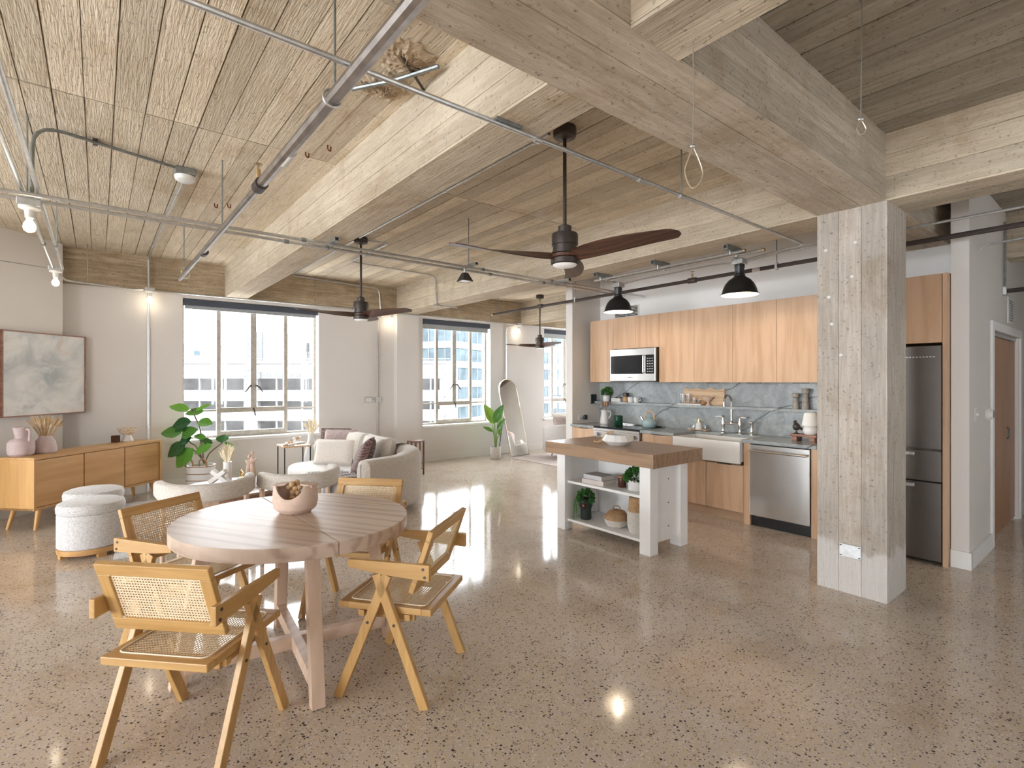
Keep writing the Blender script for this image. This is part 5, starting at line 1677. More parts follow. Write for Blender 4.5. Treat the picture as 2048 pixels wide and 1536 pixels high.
MB().lathe([(.001, 0), (.09, 0), (.12, .08), (.12, .35), (.06, .62), (.045, .72), (.04, .72), (.05, .60), (.001, .40)], 26).build('body', M['matte'], pv)
plume(pv, .73, 32, .12, .24, 9)
# slatted dark wooden stand behind the sofa
ls = thing('wooden_stand', 'dark slatted wooden stand behind the sofa corner', 'stand', (4.05, 7.55, 0), D2R(20))
MB().box(-.10, .10, -.10, .10, .535, .56).build('top', M['darkwood'], ls, bevel=.003)
for a in (-.09, 0, .09):
    for b in (-.09, .09):
        MB().box(a - .011, a + .011, b - .011, b + .011, 0, .535).build('slat', M['darkwood'], ls, bevel=.002)
MB().box(-.10, .10, -.10, .10, .10, .115).build('shelf', M['darkwood'], ls, smooth=False)

# ------------------------------------------------------------------ plants
def leaf_mesh(name, mat, wid, droop, fold, n=12):
    """leaf of unit length along +Y, pointed at both ends, folded along its midrib"""
    def fn(u, v):
        w = wid * math.sin(PI * min(1, max(0, u)) ** .85) ** .8 * (1 - .15 * u)
        s = (v - .5) * 2
        return (s * w / 2, u * (1 - .04 * u), abs(s) * fold * w + droop * (u - 1.15 * u * u * 1.0) * 1.0 + .012 * math.sin(14 * u) * abs(s))
    return MB().surf(fn, n, 6, .006).mesh(name, mat)

def put_leaf(me, parent, base, tip, up=(0, -.6, .8), roll=0.0):
    b, t = Vector(base), Vector(tip)
    y = (t - b)
    L = y.length
    y = y.normalized()
    x = y.cross(Vector(up)).normalized()
    z = x.cross(y)
    R_ = Matrix(((x.x, y.x, z.x), (x.y, y.y, z.y), (x.z, y.z, z.z))) @ Matrix.Rotation(roll, 3, 'Y')
    o = obj('leaf', me, parent)
    o.matrix_local = Matrix.Translation(b) @ R_.to_4x4() @ Matrix.Scale(L, 4)
    return o

rp = thing('rubber_plant', 'glossy rubber plant in a white striped pot below the window', 'plant', (1.10, 8.15, 0), D2R(-38.8))
MB().lathe([(.001, 0), (.155, 0), (.165, .02), (.172, .20), (.170, .385), (.158, .385), (.158, .33), (.001, .33)], 34).build('pot', M['matte'], rp)
pot = rp.children[0]
for zz in (.19, .28, .375):
    MB().tube([(.172 * math.cos(a), .172 * math.sin(a), zz + .004 * math.sin(3 * a)) for a in [2 * PI * k / 40 for k in range(40)]], .006, 6, closed=True).build('rattan_band', M['spoon'], pot)
for s, yy in ((-1, -.10), (1, -.12)):
    MB().tube(catmull([(s * .10 - .05, yy, .37), (s * .10 - .045, yy - .01, .45), (s * .10, yy - .015, .49), (s * .10 + .045, yy - .01, .45), (s * .10 + .05, yy, .37)], 5), .010, 8).build('rattan_handle', M['spoon'], pot)
MB().lathe([(.001, .33), (.155, .335), (.001, .345)], 24).build('soil', M['soil'], pot)
def L3(cx_, cy_, dy=0.0):
    return Vector(((cx_ * .12374 - 83) * .00684, dy, 1.53 - (18 + cy_ * .12374) * .00684))
stems = [[(720, 1190, 0), (690, 950, 0), (640, 640, .02), (560, 440, .02), (515, 300, .0)], [(715, 1180, 0), (620, 920, -.03), (520, 830, -.05), (400, 650, -.04)], [(725, 1180, 0), (660, 1030, -.05), (600, 950, -.08)],
          [(730, 1180, 0), (800, 1030, .0), (900, 930, .02), (1000, 850, .03)], [(715, 1180, 0), (690, 860, -.03), (650, 720, -.04)]]
for st in stems:
    MB().tube(catmull([L3(a, b, d) for a, b, d in st], 5), .008, 7).build('stem', M['stem'], rp)
LM = {w: leaf_mesh('leaf', M['green'], w / 68, .10, .10) for w in (20, 38, 46, 56, 64, 90)}
for (b0, b1, bd_), (t0, t1, td), w, rl in (
        ((480, 320, 0), (215, 265, -.06), 38, .2), ((560, 345, .02), (780, 232, .06), 20, .9), ((690, 345, .04), (440, 385, -.02), 38, .5), ((525, 505, -.02), (275, 590, -.08), 56, .3),
        ((610, 515, .02), (860, 550, -.02), 46, .1), ((375, 690, -.03), (115, 690, -.10), 56, .1), ((425, 745, -.09), (650, 635, -.06), 64, -.1), ((465, 585, -.03), (310, 660, -.08), 56, .4),
        ((485, 850, -.08), (255, 1050, -.14), 56, .2), ((610, 930, -.09), (400, 1215, -.15), 56, .2), ((600, 750, -.11), (420, 850, -.13), 64, .0), ((880, 885, -.05), (650, 1005, -.10), 46, .1),
        ((855, 865, .0), (685, 790, -.04), 38, .6), ((760, 775, -.02), (605, 735, -.06), 46, .5), ((985, 855, .02), (985, 735, .10), 90, .0), ((1020, 850, .03), (1185, 935, .05), 20, .5)):
    put_leaf(LM[w], rp, L3(b0, b1, bd_), L3(b0, b1, bd_).lerp(L3(t0, t1, td), 1.1), (rl * .3, -.75, .65), 0)

bp = thing('bird_of_paradise', 'tall green leafy plant in a white pot beside the mirror', 'plant', (6.085, 8.08, 0), D2R(-38.8))
pot = MB().lathe([(.001, 0), (.085, 0), (.10, .02), (.106, .12), (.106, .235), (.098, .235), (.096, .20), (.001, .20)], 30).build('pot', M['matte'], bp)
MB().lathe([(.001, .2), (.095, .205), (.001, .21)], 20).build('soil', M['soil'], pot)
def P3(cx_, cy_, dy=0.0):
    return Vector(((940 + cx_ * .1302 - 992) * .00981, dy, 1.53 - (740 + cy_ * .1302 - 762) * .00981))
LB = {w: leaf_mesh('leaf', M['banana'], w / 100, .12, .16) for w in (10, 36, 44)}
for (b0, b1, bd_), (t0, t1, td), w in (((385, 830, 0), (215, 510, -.05), 44), ((380, 810, -.02), (528, 512, -.06), 44), ((425, 920, -.04), (552, 728, -.10), 36), ((360, 945, -.03), (198, 862, -.10), 36), ((425, 820, .04), (500, 615, .06), 44), ((455, 1010, .03), (470, 870, .06), 44), ((350, 845, .02), (245, 733, .05), 10)):
    put_leaf(LB[w], bp, P3(b0, b1, bd_), P3(t0, t1, td), (0, -.8, .55))
    MB().tube(catmull([P3(400 + (b0 - 400) * .15, 1185, 0), P3(400 + (b0 - 400) * .4, 1050, bd_ * .5), P3(b0, b1, bd_)], 5), [.011] * 5 + [.009] * 5 + [.006], 8).build('stalk', M['stemg'], bp)

# ------------------------------------------------------------------ mirror, armchair
mr = thing('arched_mirror', 'arched floor mirror with a thin champagne frame', 'mirror', (6.655, 8.0, 0), D2R(7))
MW, MH = .52, 1.60
def arch(w, h, n=18):
    r = w / 2
    return [(-r, 0), (r, 0)] + [(r * math.cos(a), h - r + r * math.sin(a)) for a in [PI * k / n for k in range(n + 1)]]
lean = Matrix.Translation((0, 0, .02)) @ Matrix.Rotation(D2R(90 - 15), 4, 'X')
MB().prism(arch(MW - .02, MH - .02), -.004, .004, lean @ Matrix.Translation((0, .01, 0))).build('glass', M['mirror'], mr, smooth=False)
MB().tube([lean @ Vector((a, b, 0)) for a, b in arch(MW, MH)], .014, 8, closed=True).build('frame', M['champagne'], mr)
MB().prism(arch(MW, MH), -.02, -.006, lean).build('backing', M['black'], mr, smooth=False)
MB().tube([(-.20, .26, .95), (-.22, .42, .02), (.22, .42, .02), (.20, .26, .95)], .008, 8).build('stand', M['black'], mr)
ac = thing('tub_armchair', 'white tub armchair in front of the farthest window', 'armchair', (7.32, 7.45, .012), D2R(160))
pth = [Vector((.36 * math.cos(a), .34 * math.sin(a), 0)) for a in [D2R(-20 + 220 * k / 30) for k in range(31)]]
sweep(pth, lambda t: rprof(.12, .12, .60 + .07 * math.sin(PI * t), .05), 20).build('shell', M['seatfab'], ac)
MB().lathe([(.001, .14), (.30, .14), (.31, .2), (.31, .36), (.27, .40), (.001, .41)], 30).build('seat', M['seatfab'], ac)
for a in (45, 135, 225, 315):
    MB().tube([(.22 * math.cos(D2R(a)), .22 * math.sin(D2R(a)), .15), (.25 * math.cos(D2R(a)), .25 * math.sin(D2R(a)), 0)], [.016, .010], 8).build('leg', M['black'], ac)
pillow('throw_pillow', 'blush patterned pillow on the white tub armchair', .42, .40, .14, (7.30, 7.42, .43), D2R(-20), 20, 'rug2')

# ------------------------------------------------------------------ small things: island
SHM, SHB, TOP = .505, .112, .90
def book(label, x, y, z, w, d, h, rz, mat):
    b = thing('book', label, 'book', (x, y, z), rz, group='books on the island shelf')
    MB().box(-w / 2 + .004, w / 2 - .004, -d / 2, d / 2 - .004, .004, h - .004).build('pages', M['paper'], b, smooth=False)
    MB().box(-w / 2, w / 2, -d / 2, d / 2, 0, .004).box(-w / 2, w / 2, -d / 2, d / 2, h - .004, h).box(-w / 2, -w / 2 + .004, -d / 2, d / 2, .004, h - .004).build('cover', M[mat], b, smooth=False)
book('thick pink-grey book at the bottom of the island stack', 3.92, 3.48, SHM, .21, .27, .045, D2R(3), 'cover2')
book('grey book lying on top of the island stack', 3.93, 3.49, SHM + .045, .19, .25, .042, D2R(-2), 'cover1')
cd = thing('candle_jar', 'dark brown glass candle jar on the island shelf', 'candle', (3.95, 3.215, SHM))
MB().lathe([(.001, 0), (.038, 0), (.04, .01), (.04, .10), (.036, .10), (.036, .07), (.001, .07)], 26).build('glass', M['amber'], cd)
MB().lathe([(.041, .095), (.0415, .10), (.0415, .108), (.001, .109)], 26).build('lid', M['spoon'], cd)

def bush(parent, z0, rx, rz, n, size, mat, seed, name='foliage', hang=None):
    rnd = random.Random(seed)
    mb = MB()
    for k in range(n):
        a, t = rnd.uniform(0, 2 * PI), math.acos(rnd.uniform(-.35, 1))
        r = rnd.uniform(.55, 1.0)
        p = Vector((rx * r * math.sin(t) * math.cos(a), rx * r * math.sin(t) * math.sin(a), z0 + rz * r * math.cos(t)))
        d = Vector((math.cos(a) * math.sin(t), math.sin(a) * math.sin(t), math.cos(t) + rnd.uniform(-.6, .6))).normalized()
        s = d.cross(Vector((rnd.uniform(-1, 1), rnd.uniform(-1, 1), rnd.uniform(-1, 1)))).normalized() * size * .42
        q_ = p + d * size
        m_ = p + d * size * .5
        up = d.cross(s).normalized() * size * .12
        mb.add([p, m_ + s + up, q_, m_ - s + up, m_], [(0, 1, 4), (1, 2, 4), (2, 3, 4), (3, 0, 4)])
    o = mb.build(name, mat, parent, smooth=False)
    o['kind'] = 'stuff'
    return o
hp = thing('potted_herb', 'bushy green herb in a white ribbed pot on the island shelf', 'plant', (3.955, 3.05, SHM))
MB().lathe([(.001, 0), (.072, 0), (.078, .01), (.080, .095), (.072, .095), (.07, .07), (.001, .07)], 30).build('pot', M['ceramic'], hp)
bush(hp, .115, .105, .085, 420, .032, M['herb'], 2)
fp = thing('trailing_planter', 'dark planter with trailing green succulent on the bottom shelf', 'plant', (3.915, 3.655, SHB))
MB().lathe([(.001, 0), (.052, 0), (.056, .01), (.056, .11), (.07, .14), (.072, .20), (.062, .215), (.055, .21), (.001, .19)], 28).build('pot', M['smoke'], fp)
MB().ball((-.055, -.02, .145), (.022, .03, .035), 12, 8).build('face_relief', M['amber'], fp)
bush(fp, .22, .075, .07, 160, .045, M['fern'], 5)
rnd = random.Random(12)
mb = MB()
for k in range(14):
    y_ = rnd.uniform(.0, .075)
    x_ = rnd.uniform(-.085, -.055)
    L = rnd.uniform(.10, .26)
    for i in range(int(L / .012)):
        p = Vector((x_ - .03 * math.sin(min(1, i * .012 / .1)) + rnd.uniform(-.006, .006), y_ + .01 + rnd.uniform(-.006, .006), .215 - i * .012))
        s = Vector((rnd.uniform(-1, 1), rnd.uniform(-1, 1), rnd.uniform(-.4, .2))).normalized() * .014
        n_ = s.cross(Vector((0, 0, 1))).normalized() * .005
        mb.add([p, p + s * .5 + n_, p + s, p + s * .5 - n_], [(0, 1, 2, 3)])
    mb.tube([(x_, y_, .22), (x_ - .025, y_ + .01, .16), (x_ - .03, y_ + .01, .215 - L)], .0012, 4)
mb.build('trailing_vines', M['fern'], fp)['kind'] = 'stuff'

def woven(label, name, x, y, z, prof, split, lid=None):
    b = thing(name, label, 'basket', (x, y, z), group='two-tone woven baskets')
    def rad(zz):
        for (r0, z0), (r1, z1) in zip(prof, prof[1:]):
            if z0 <= zz <= z1:
                return r0 + (r1 - r0) * (zz - z0) / max(1e-6, z1 - z0)
        return prof[-1][0]
    H = prof[-1][1]
    lo, up = MB(), MB()
    zz = .006
    while zz < H:
        r = rad(zz)
        (lo if zz < split else up).tube([(r * math.cos(a), r * math.sin(a), zz + .0015 * math.sin(12 * a)) for a in [2 * PI * k / 36 for k in range(36)]], .0042, 6, closed=True)
        zz += .0095
    lo.build('pale_weave', M['rattanw'], b)['kind'] = 'stuff'
    up.build('natural_weave', M['rattan'], b)['kind'] = 'stuff'
    rb = MB()
    for k in range(16):
        a = 2 * PI * k / 16
        rb.tube([((rad(H * i / 10) - .002) * math.cos(a), (rad(H * i / 10) - .002) * math.sin(a), H * i / 10) for i in range(11)], .0035, 5)
    rb.build('upright_canes', M['rattan'], b)['kind'] = 'stuff'
    return b
bk2 = woven('low round woven basket with a loop handle on the bottom shelf', 'woven_basket', 3.97, 3.295, SHB, [(.085, 0), (.11, .03), (.118, .07), (.112, .10), (.075, .14), (.03, .155)], .068)
MB().tube(catmull([(0, -.05, .15), (0, -.035, .185), (0, .0, .195), (0, .035, .185), (0, .05, .15)], 5), .005, 6).build('handle', M['spoon'], bk2)
woven('tall woven basket standing against the near island leg', 'woven_basket', 3.945, 3.02, SHB, [(.075, 0), (.095, .06), (.098, .16), (.085, .25), (.08, .33)], .20)

bw = thing('faceted_bowl', 'white faceted ceramic bowl on the island top', 'bowl', (3.99, 3.30, TOP))
MB().lathe([(.001, 0), (.085, 0), (.15, .042), (.152, .048), (.115, .105), (.107, .105), (.14, .05), (.001, .02)], 14, angle if False else (0, 0, 0)).build('bowl', M['ceramic'], bw, smooth=False)
gl = thing('bead_garland', 'wooden bead garland draped over the white island bowl', 'beads', (3.99, 3.30, TOP))
me = MB().ball((0, 0, 0), .0125, 10, 6).mesh('bead', M['bead'])
path = catmull([(.02, .075, .118), (-.0, .115, .118), (-.02, .15, .075), (-.03, .185, .030), (-.04, .22, .013), (-.03, .27, .013), (.01, .295, .013), (.05, .28, .013)], 8)
last = None
for p in path:
    if last is None or (p - last).length > .021:
        obj('bead', me, gl).location = p
        last = p

# ------------------------------------------------------------------ small things: counter and ledge
def on(name, label, cat, x, y, z, rz=0, group=None):
    return thing(name, label, cat, (x, y, z), rz, group)
pc = on('ceramic_pitcher', 'cream ceramic pitcher holding wooden spoons on the counter', 'pitcher', 5.80, 5.05, CT, D2R(-60))
MB().lathe([(.001, 0), (.062, 0), (.066, .01), (.058, .08), (.046, .15), (.044, .185), (.05, .20), (.045, .20), (.039, .185), (.001, .16)], 28).build('body', M['ceramic'], pc)
MB().tube(catmull([(.045, 0, .175), (.085, 0, .18), (.095, 0, .13), (.058, 0, .07)], 5), .007, 8).build('handle', M['ceramic'], pc)
us = on('wooden_spoon', 'wooden cooking spoon leaning left in the cream pitcher', 'spoon', 5.80, 5.05, CT + .12, 0, 'wooden spoons in the pitcher')
def spoon(o, dx, dy):
    MB().tube([(0, 0, 0), (dx * .7, dy * .7, .13)], .005, 6).build('shaft', M['spoon'], o)
    MB().ball((dx, dy, .17), (.022, .018, .036), 10, 8).build('blade', M['spoon'], o)
spoon(us, .0, .035)
us = on('wooden_spoon', 'wooden cooking spoon upright in the cream pitcher', 'spoon', 5.805, 5.04, CT + .12, 0, 'wooden spoons in the pitcher')
spoon(us, .01, -.005)
us = on('wooden_spoon', 'wooden cooking spoon leaning right in the cream pitcher', 'spoon', 5.80, 5.035, CT + .12, 0, 'wooden spoons in the pitcher')
spoon(us, -.01, -.05)
gp = on('glass_canister', 'dark green glass canister standing on the cooktop', 'canister', 5.68, 4.69, CT + .006)
MB().lathe([(.001, 0), (.062, 0), (.064, .005), (.064, .135), (.058, .135), (.056, .02), (.001, .02)], 28).build('glass', M['greenglass'], gp)
kt = on('kettle', 'pale blue enamel kettle with an arched wood handle', 'kettle', 5.77, 4.235, CT + .006, D2R(-90))
MB().lathe([(.001, 0), (.078, 0), (.094, .025), (.10, .055), (.092, .088), (.068, .110), (.044, .119)], 32).build('body', M['teal'], kt)
MB().lathe([(.046, .118), (.04, .128), (.015, .132), (.012, .14), (.016, .148), (.001, .152)], 22).build('lid', M['teal'], kt)
MB().tube([(-.075, 0, .075), (-.11, 0, .105), (-.135, 0, .135)], [.02, .014, .010], 10).build('spout', M['nickel'], kt)
MB().tube(catmull([(-.06, 0, .10), (-.06, 0, .16), (-.035, 0, .205), (.02, 0, .215), (.065, 0, .19), (.078, 0, .13), (.075, 0, .09)], 5), .0095, 10).build('handle', M['board'], kt)
ty = on('soap_tray', 'pale wood soap tray behind the sink', 'tray', 5.93, 3.60, CT)
MB().box(-.05, .05, -.13, .13, .006, .016).build('plate', M['board'], ty, bevel=.004)
for a in (-.1, .1):
    MB().box(-.04, .04, a - .008, a + .008, 0, .006).build('foot', M['board'], ty, smooth=False)
sd_ = on('soap_dispenser', 'cream soap bottle with gold pump on the tray', 'soap dispenser', 5.93, 3.60, CT + .016)
MB().lathe([(.001, 0), (.04, 0), (.043, .01), (.035, .07), (.018, .088), (.016, .092)], 24).build('bottle', M['matte'], sd_)
MB().lathe([(.017, .09), (.022, .094), (.022, .112), (.007, .114), (.006, .13)], 18).build('collar', M['gold'], sd_)
MB().tube([(0, 0, .125), (0, 0, .142), (-.035, 0, .138)], .005, 8).build('nozzle', M['gold'], sd_)
for yy, txt in ((3.685, 'clear tumbler on the soap tray left of the bottle'), (3.52, 'clear tumbler on the soap tray right of the bottle')):
    g = on('tumbler', txt, 'glass', 5.93, yy, CT + .016, 0, 'tumblers on the soap tray')
    MB().lathe([(.001, 0), (.026, 0), (.028, .05), (.0265, .05), (.0245, .004), (.001, .004)], 18).build('glass', M['clear'], g)
rs = on('wood_riser', 'reddish wooden riser on the counter by the column', 'riser', 5.76, 2.27, CT)
MB().box(-.075, .075, -.13, .13, .045, .07).build('board', M['midwood'], rs, bevel=.004)
for a in (-.085, .085):
    MB().box(-.07, .07, a - .025, a + .025, 0, .045).build('foot', M['midwood'], rs, bevel=.003)
lp = on('mushroom_lamp', 'small white opal table lamp on the wooden riser', 'lamp', 5.76, 2.225, CT + .07)
MB().lathe([(.05, 0), (.062, .012), (.070, .04), (.064, .075), (.05, .09), (.05, .095)], 30).build('base', M['opal'], lp)
MB().lathe([(.082, .092), (.080, .10), (.058, .225), (.053, .228), (.054, .224), (.076, .10), (.078, .094)], 30).build('shade', M['opal'], lp)
ln = on('bird_ornament', 'small bronze bird-shaped ornament beside the white lamp', 'ornament', 5.72, 2.345, CT + .07, D2R(-60))
MB().lathe([(.034, 0), (.03, .008), (.012, .014), (.009, .03)], 20).build('foot', M['bronze'], ln)
MB().ball((0, 0, .075), (.036, .03, .042), 16, 10).build('body', M['bronze'], ln)
MB().ball((-.012, 0, .125), (.018, .016, .02), 12, 8).build('head', M['bronze'], ln)
MB().tube([(.02, 0, .07), (.055, 0, .05), (.075, 0, .06)], [.018, .012, .004], 8).build('tail', M['bronze'], ln)

LZ, LXc = 1.225, 5.945
pp = on('potted_plant', 'leafy plant in a white cup pot at the ledge end', 'plant', 5.93, 5.12, 1.225)
LED = on('ledge_block', 'small marble end block under the ledge plant', 'shelf', 5.945, 5.12, 1.193)
MB().box(-.06, .063, -.12, .205, 0, .032).build('slab', M['marble'], LED, smooth=False)
MB().lathe([(.001, 0), (.045, 0), (.052, .02), (.05, .085), (.043, .09), (.04, .07), (.001, .07)], 26).build('pot', M['ceramic'], pp)
bush(pp, .125, .065, .075, 200, .035, M['herb'], 8)
tr = on('spice_box', 'small white open box of spices on the ledge', 'box', LXc, 4.925, LZ)
MB().box(-.04, .04, -.085, .085, 0, .006).box(-.04, -.034, -.085, .085, .006, .055).box(.034, .04, -.085, .085, .006, .055).box(-.034, .034, -.085, -.079, .006, .055).box(-.034, .034, .079, .085, .006, .055).build('box', M['matte'], tr, smooth=False)
for k in range(4):
    MB().lathe([(.001, .006), (.016, .006), (.016, .06), (.012, .066), (.001, .067)], 14, (0, -.058 + k * .039, 0)).build('spice_jar', M['clear'] if k % 2 else M['amber'], tr)
jr = on('brown_jar', 'brown stoneware jar behind the two mugs', 'jar', LXc + .01, 4.78, LZ)
MB().lathe([(.001, 0), (.035, 0), (.042, .03), (.042, .065), (.03, .08)], 24).build('body', M['rattan'], jr)
MB().lathe([(.03, .08), (.036, .085), (.036, .13), (.03, .135), (.001, .136)], 24).build('lid', M['bronze'], jr)
for yy, txt in ((4.675, 'cream mug on the ledge nearer the jar'), (4.575, 'cream mug on the ledge farther from the jar')):
    m_ = on('mug', txt, 'mug', LXc - .01, yy, LZ, D2R(-90), 'cream mugs on the ledge')
    MB().lathe([(.001, 0), (.032, 0), (.042, .03), (.042, .06), (.036, .075), (.031, .075), (.036, .03), (.001, .01)], 24).build('cup', M['ceramic'], m_)
    MB().tube(catmull([(.038, 0, .062), (.065, 0, .06), (.068, 0, .03), (.04, 0, .022)], 4), .005, 8).build('handle', M['ceramic'], m_)
cb = on('wavy_board', 'light wood serving board with a wavy top leaning on the backsplash', 'cutting board', 5.985, 3.57, LZ)
def wavy():
    pts = [(-.28, 0), (.28, 0)] + [(.28 - .56 * k / 40, .205 + .012 * math.cos(2 * PI * 3 * k / 40)) for k in range(41)]
    return pts
Mw = Matrix.Rotation(D2R(90), 4, 'Z') @ Matrix.Rotation(D2R(94), 4, 'X')
MB().prism(wavy(), -.009, .009, Mw).build('board', M['board'], cb, smooth=False)
gt = on('glass_tray', 'long white tray with glasses on the ledge', 'tray', LXc - .01, 3.72, LZ)
MB().box(-.045, .035, -.17, .17, 0, .014).build('plate', M['ceramic'], gt, bevel=.005)
for k, (yy, hh) in enumerate(((3.84, .125), (3.76, .125), (3.675, .075), (3.605, .05))):
    g = on('drinking_glass', 'clear drinking glass on the ledge tray, ' + ('farthest from the sink', 'second from the far end', 'third, shorter', 'shortest, nearest the footed bowl')[k], 'glass', LXc - .012, yy, LZ + .014, 0, 'drinking glasses on the ledge tray')
    MB().lathe([(.001, 0), (.026, 0), (.029, .01), (.031, hh), (.029, hh), (.026, .012), (.001, .008)], 20).build('glass', M['clear'], g)
fb = on('footed_bowl', 'small pink-white footed bowl in front of the wavy board', 'bowl', LXc - .005, 3.475, LZ)
MB().lathe([(.034, 0), (.03, .008), (.016, .02), (.016, .05), (.03, .062), (.055, .085), (.062, .105), (.056, .105), (.048, .088), (.001, .068)], 26).build('bowl', M['clay'], fb)
rw = on('wood_bowl', 'small carved wooden bowl lying between glasses and footed bowl', 'bowl', LXc + .02, 3.545, LZ)
MB().lathe([(.001, 0), (.03, 0), (.045, .02), (.05, .045), (.045, .045), (.038, .022), (.001, .01)], 22).build('bowl', M['spoon'], rw)
for yy, hh, txt in ((2.445, .17, 'short stone pepper mill on the ledge'), (2.345, .225, 'tall stone salt mill on the ledge')):
    m_ = on('spice_mill', txt, 'mill', LXc, yy, LZ, 0, 'stone spice mills')
    MB().lathe([(.001, 0), (.034, 0), (.036, .01), (.028, hh * .5), (.024, hh * .7), (.026, hh * .73)], 22).build('body', M['stonegrey'], m_)
    MB().lathe([(.022, hh * .73), (.036, hh * .78), (.038, hh * .97), (.034, hh), (.001, hh)], 22).build('cap', M['stonegrey'], m_)

# ------------------------------------------------------------------ the city outside
FX, FY = math.cos(D2R(51.2)), math.sin(D2R(51.2))
RX, RY = FY, -FX
def out(lat, dep, z=0):
    return (FX * dep + RX * lat, FY * dep + RY * lat, z)
# parking garage: bands of parapets, open decks behind slim columns
pg = thing('parking_garage', 'pale parking garage with open decks seen through the wide window', 'building', out(0, 60), D2R(-38.8))
K = 60 / 1030
zv = lambda v: 1.53 + (762 - v) * K
x0, x1 = -62, -8
for i, (va, vb) in enumerate(((730, 757), (780, 802), (819, 842), (862, 886), (906, 930))):
    MB().box(x0, x1, 0, .5, zv(vb), zv(va)).build('parapet', M['whiteb'], pg, smooth=False)
    MB().box(x0, x1, .5, 3.0, zv(vb) + .3, zv(vb) + .6).build('deck', M['greyb'], pg, smooth=False)
MB().box(x0, x1, 3.0, 3.5, zv(960), zv(730)).build('rear_wall', M['darkb'], pg, smooth=False)
MB().box(x0, x0 + .5, .5, 16, zv(960), zv(730)).box(x1 - .5, x1, .5, 16, zv(960), zv(730)).build('end_wall', M['whiteb'], pg, smooth=False)
k = 0
xx = x0 + 1.5
while xx < x1:
    MB().box(xx - .08, xx + .08, .12, .4, zv(930), zv(735)).build('slim_column', M['whiteb'], pg, smooth=False)
    if k % 4 == 2:
        MB().box(xx - .8, xx + .8, .1, .9, zv(930), zv(735)).build('broad_column', M['whiteb'], pg, smooth=False)
    xx += 3.0
    k += 1
for va, vb in ((712, 713.4), (722, 723)):
    MB().box(x0, x1, 6, 6.1, zv(vb), zv(va)).build('roof_railing', M['galv'], pg, smooth=False)
MB().box(x0, x1, 6.2, 15, zv(731), zv(717)).build('roof_storey', M['whiteb'], pg, smooth=False)
MB().box(-34.3, -32.8, 5.6, 6.2, zv(730), zv(724)).build('roof_hatch', M['brickb'], pg, smooth=False)
MB().box(-30, -24.5, 5.8, 6.2, zv(735), zv(728)).build('roof_hatch', M['brickb'], pg, smooth=False)
MB().tube([(-37.6, 3, zv(712)), (-37.6, 3, zv(672))], .08, 6).build('light_mast', M['galvdark'], pg)
for s in (-1, 1):
    MB().box(-37.6 + s * .3 - .3, -37.6 + s * .3 + .3, 2.8, 3.2, zv(673), zv(671)).build('mast_lamp', M['galvdark'], pg, smooth=False)
sg_ = thing('rooftop_sign', 'pale blue lettering with a flower mark on the garage', 'sign', out(-29, 59.4, 0), D2R(-38.8))
lettering('lettering', 'el erden', 1.45, sg_, (2.6, 0, zv(755)), (D2R(90), 0, 0), M['signb'], .05)
for a in range(6):
    w = a * PI / 3 + .3
    MB().ball((-1.0 + .72 * math.cos(w), 0, zv(744) + .72 * math.sin(w)), (.42, .06, .42), 12, 6).build('petal', M['signb'], sg_)

def block(name, label, lat, dep, w, d, z0, z1, mat, yaw=0):
    b = thing(name, label, 'building', out(lat, dep), D2R(-38.8) + yaw)
    MB().box(-w / 2, w / 2, 0, d, z0, z1).build('walls', M[mat], b, smooth=False)
    return b
K2 = 110 / 1030
z2 = lambda v: 1.53 + (762 - v) * K2
b = block('tower_block', 'grey windowless tower rising behind the garage', -55.0, 110, 3.4, 10, -20, z2(664), 'greyb')
MB().box(1.7, 4.3, .2, 9, -20, z2(662)).build('pale_wing', M['whiteb'], b, smooth=False)
b = block('church_hall', 'pale stepped building with a small roof lantern', -46.0, 125, 9.5, 14, -20, z2(674), 'whiteb')
MB().prism([(-4.7, -20), (-3.2, -20), (-3.2, z2(675)), (-3.9, z2(675))], -.6, 0, Matrix.Rotation(D2R(90), 4, 'X')).build('buttress', M['greyb'], b, smooth=False)
for k in range(2):
    for r_ in range(4):
        MB().box(2.6 + k * .9, 3.1 + k * .9, -.1, .1, z2(718) + r_ * .75, z2(718) + .55 + r_ * .75).build('window', M['darkb'], b, smooth=False)
MB().lathe([(.9, 0), (.9, 1.2), (.6, 1.3), (.6, 2.2), (.9, 2.3), (.5, 2.9), (.1, 3.6), (.05, 4.6)], 8, (.6, 5, z2(674))).build('lantern', M['greyb'], b)
b = block('rooftop_house', 'pinkish rooftop block at the window edge behind the garage', -53.2, 86, 6, 6, -15, 1.53 + 75 * 86 / 1030, 'pinkb')
MB().box(.1, 1.0, -.05, .1, 1.53 + 52 * 86 / 1030, 1.53 + 60 * 86 / 1030).build('window', M['glassb'], b, smooth=False)

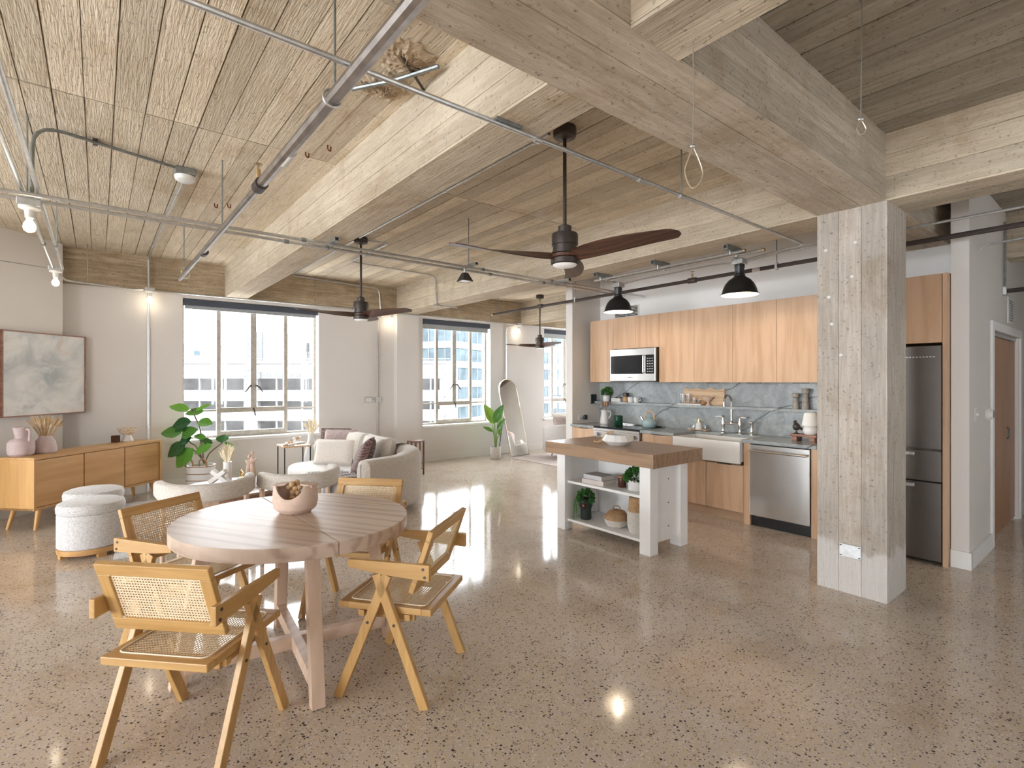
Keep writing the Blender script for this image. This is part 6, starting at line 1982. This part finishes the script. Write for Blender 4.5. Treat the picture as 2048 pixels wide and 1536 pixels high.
# office building: two faces of banded glazing
K3 = 85 / 1030
z3 = lambda v: 1.53 + (762 - v) * K3
bands = [(613, 640), (653, 681), (695, 721), (735, 760), (775, 799), (815, 839), (855, 880), (895, 920)]
def face_of(b, Mx, length, n, mat='whiteb'):
    """one banded facade: spandrels, mullions and every pane"""
    top, bot = z3(600), z3(960)
    prev = top
    step = length / n
    for va, vb in bands:
        MB().box(0, length, 0, .25, z3(va), prev, Mx).build('spandrel', M[mat], b, smooth=False)
        prev = z3(vb)
        for k in range(n):
            MB().box(k * step + .09, (k + 1) * step - .09, .12, .22, z3(vb) + .03, z3(va) - .03, Mx).build('window_pane', M['glassb'], b, smooth=False)
            MB().box(k * step + (.0 if k == 0 else -.06), k * step + .06, .02, .25, z3(vb), z3(va), Mx).build('mullion', M[mat], b, smooth=False)
    MB().box(0, length, 0, .25, bot, prev, Mx).build('spandrel', M[mat], b, smooth=False)
def core(b, x0, x1, y0, y1):
    MB().box(x0, x1, y0, y1, z3(960), z3(600)).build('core', M['greyb'], b, smooth=False)
lat0 = (907 - 1024) / 1030 * 85
ob_ = thing('office_building', 'pale corner office building with glass bands seen beside the mirror', 'building', out(lat0, 85), D2R(51.2 - 24.8))
face_of(ob_, Matrix.Identity(4), 10.4, 5)
face_of(ob_, Matrix.Rotation(D2R(-90), 4, 'Z') @ Matrix.Translation((-9.9, 0, 0)), 9.9, 6)
core(ob_, .26, 10.4, .26, 9.9)
MB().box(10.4, 11.3, -.2, 9.9, z3(960), z3(600)).build('brick_edge', M['brickb'], ob_, smooth=False)
ob_ = thing('office_building', 'pale banded office building seen through the farthest window', 'building', out((1062 - 1024) / 1030 * 100, 100), D2R(51.2 - 70))
face_of(ob_, Matrix.Identity(4), 22, 12)
core(ob_, 0, 22, .26, 12)
gd = MB().box(-150, 150, 20, 220, -22, -21.5).build('street_ground', M['greyb'], smooth=False)
tag(gd, 'grey city ground far below the windows', 'ground', kind='structure')
gd.rotation_euler = (0, 0, D2R(-38.8))
